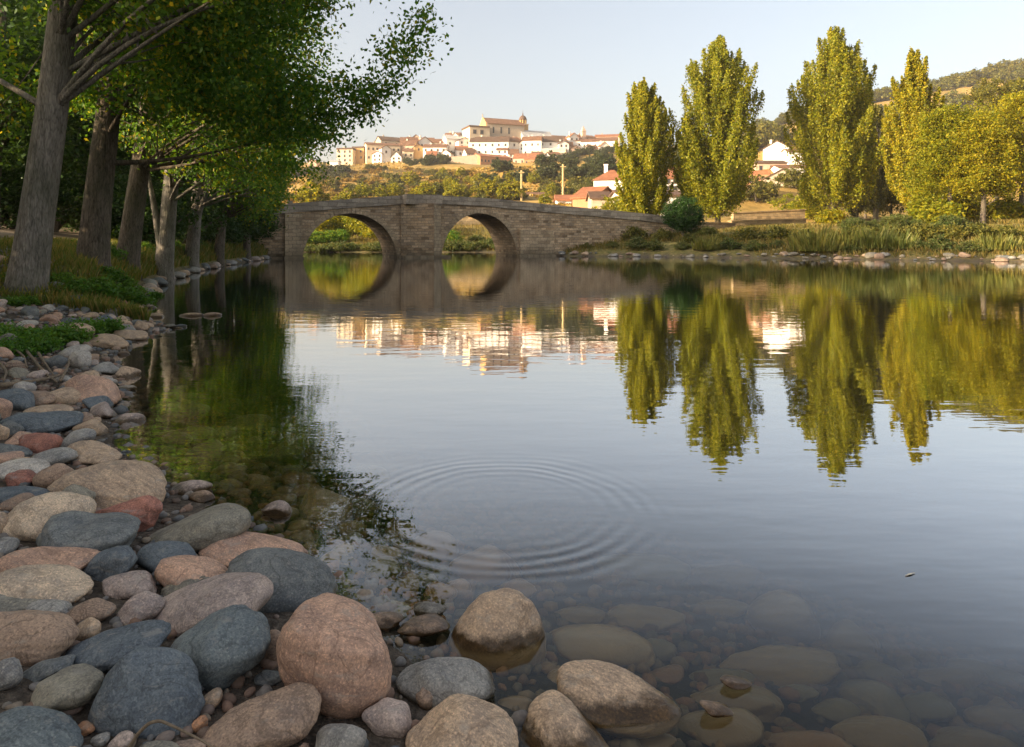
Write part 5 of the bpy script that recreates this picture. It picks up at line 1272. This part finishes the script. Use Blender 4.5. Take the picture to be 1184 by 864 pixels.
# ------------------------------------------------------------------ hillside scrub and trees
def hillside():
    def on(px, py, d0=130):
        D = ray_ground(px, py, d0, 800); return None if D is None else ((px - HX) / F * D, D)
    protos = []
    for nm, lab, grp, mat, r, h, n, lf, pp, cat in (
        ('hill_bush', 'golden brown bush on the dry slope below the village', 'golden bushes on the hillside', 'leaf_hill', 3.0, 2.6, 70, .62, 26, 'bush'),
        ('hill_bush', 'olive green bush on the slope below the village', 'olive bushes on the hillside', 'leaf_olive', 3.4, 3.6, 80, .62, 26, 'bush'),
        ('hill_tree', 'bright yellow green round tree on the slope above the bridge', 'round trees on the hillside', 'leaf_gold', 4.6, 7.5, 120, .72, 30, 'tree'),
        ('hill_tree', 'dark green tree in the belt below the white houses', 'dark trees on the hillside', 'leaf_belt', 5.0, 7.0, 120, .8, 30, 'tree'),
        ('ridge_tree', 'tree on the wooded ridge at the upper right', 'trees of the right ridge', 'leaf_olive', 7.0, 9.0, 110, 1.2, 26, 'tree')):
        protos.append(bush(nm, lab, cat, grp, r, h, n, lf, mat, r * .14, pp, stems=4, gap=.25))
    S = [[] for _ in protos]
    for _ in range(260):
        px = random.uniform(325, 560); t = random.random(); py = np.interp(px, [325, 400, 480, 560], [203, 196, 194, 200]) + t * 42
        if py > 238: continue
        q = on(px, py)
        if q: S[0 if random.random() < .8 else 1].append(q)
    for px, py in ((505,222),(518,216),(522,226),(535,222),(541,212),(548,226),(553,215),(560,224),(565,228),(533,205),(512,205),(475,214),(455,230),(440,232),(420,233),(402,236),(575,216),(583,231),(478,230),(492,232),(630,237),(594,231),(600,222),(543,232),(525,234),(388,238),(638,228),(590,210),(360,240),(618,212)):
        q = on(px, py); 
        if q: S[2].append(q)
    for _ in range(70):
        px = random.uniform(560, 800); py = random.uniform(184, 214) if px < 640 else random.uniform(176, 208)
        if px < 625 and (py < 198 or random.random() < .5): continue
        q = on(px, py, 200)
        if q: S[3].append(q)
    for px in range(470, 525, 7): 
        q = on(px + random.uniform(-2, 2), random.uniform(184, 192), 300)
        if q: S[3].append(q)
    for px in range(332, 400, 8):
        q = on(px, random.uniform(200, 207), 250)
        if q: S[3].append(q)
    for _ in range(60):
        px = random.uniform(560, 720); py = random.uniform(208, 232); q = on(px, py, 130)
        if q: S[1].append(q)
    for _ in range(170):
        px = random.uniform(790, 1190); lo = np.interp(px, [790, 900, 1000, 1100, 1184], [176, 152, 141, 118, 104]); q = on(px, lo + 1 + 45 * random.random() ** 1.6, random.choice((300, 480, 620)))
        if q: S[4].append(q)
    for _ in range(115):
        px = random.uniform(930, 1230); D = random.uniform(300, 720); S[4].append(((px - HX) / F * D, D))
    for pr, pts, (a, b) in zip(protos, S, ((.45, 1.0), (.4, .95), (.38, .8), (.5, .95), (.6, 1.2))): scatter_copies(pr, pts, a, b, .3)
    # pale scrub between the bushes: countless small tufts
    n = 26000; px = rng.uniform(300, 800, n); D = np.exp(rng.uniform(math.log(130), math.log(410), n)); x = (px - HX) / F * D; z = H(x, D)
    k = wav(x, D, 14) > -.2; V, Q = leaf_cards(np.stack([x, D, z + .35], 1)[k], .9, -.2, .9)
    o = link('hill_scrub', mesh_np('hill_scrub', V, Q, M['leaf_hill'])); tag(o, 'dry golden scrub covering the hillside', 'scrub', None, 'stuff')
hillside()

# ------------------------------------------------------------------ driftwood, stems, floating leaves
def bits():
    def stem(label, name, cat, pts, r, mat='twig', n=7):
        root = MB(); P_ = []
        for px, py, D in pts: P_.append(P(px, py, D))
        P_ = np.array([p[:] for p in P_]); t = np.linspace(0, len(P_) - 1, 6 * len(P_))
        S = np.stack([np.interp(t, np.arange(len(P_)), P_[:, i]) for i in range(3)], 1)
        for _ in range(4): S[1:-1] = (S[:-2] + 2 * S[1:-1] + S[2:]) / 4
        root.tube(S, np.linspace(r, r * .45, len(S)), n); o = root.build(name, M[mat], None, True); tag(o, label, cat); return o
    stem('curved dry stem arching over the blue pear-shaped stone', 'dry_stem', 'stem', [(142,880,1.42),(158,850,1.41),(172,836,1.40),(185,833,1.40),(205,842,1.40),(235,857,1.40),(262,876,1.38)], .0042)
    def tw(pts, r, lab): stem(lab, 'driftwood_twig', 'twig', pts, r)
    def g(px, py, up=.05):
        D = ray_ground(px, py) or 6; return (px, py, D * .955)
    tw([g(3,378),g(20,392),g(38,415),g(52,432),g(66,442)], .017, 'longest thin driftwood twig slanting down the stones')
    tw([g(0,446),g(30,442),g(55,438),g(70,434)], .020, 'thick pale driftwood branch lying flat at the end of the twigs')
    tw([g(70,440),g(78,425),g(82,412),g(86,405)], .012, 'dark forked twig standing beside the light grey rounded stone')
    tw([g(44,408),g(52,420),g(62,434)], .013, 'short driftwood twig below the longest twig')
    tw([g(16,403),g(28,412),g(31,425)], .012, 'small curved twig left of the longest twig')
    tw([g(0,420),g(8,430),g(4,440)], .013, 'twig stub at the left edge of the beach')
    V = np.array([(-.04, -.004, 0), (0, -.005, .002), (.045, .006, .001), (0, .006, .002)])
    for px, py, c, lab in ((1052, 665, 'cream', 'pale straw leaf floating alone on the open water'), (166, 407, 'rust', 'orange leaf floating in the reflection of the trunks')):
        D = CH * F / (py - HY); o = link('floating_leaf', mesh_np('floating_leaf', np.concatenate([V, V - np.array([0, 0, .002])]) * (1.0 if py < 500 else .7), np.array([(0, 1, 2, 3), (7, 6, 5, 4)]), M['leaf_hill'] if c == 'rust' else M['straw'])); o.location = ((px - HX) / F * D, D, .0025); o.rotation_euler = (0, 0, .3); tag(o, lab, 'leaf')
bits()

# ------------------------------------------------------------------ evening air
def haze():
    k = NT('haze'); v = k.n('VolumePrincipled'); v.inputs['Color'].default_value = (1.0, .93, .84, 1); v.inputs['Density'].default_value = .00026; v.inputs['Anisotropy'].default_value = .2
    k.l(v.outputs[0], k.out.inputs['Volume']); mb = MB(); mb.box(-1350, 1350, -560, 1550, -4.0, 175)
    tag(mb.build('haze', k.m), 'thin warm evening haze over the valley', 'haze', None, 'stuff')
haze()
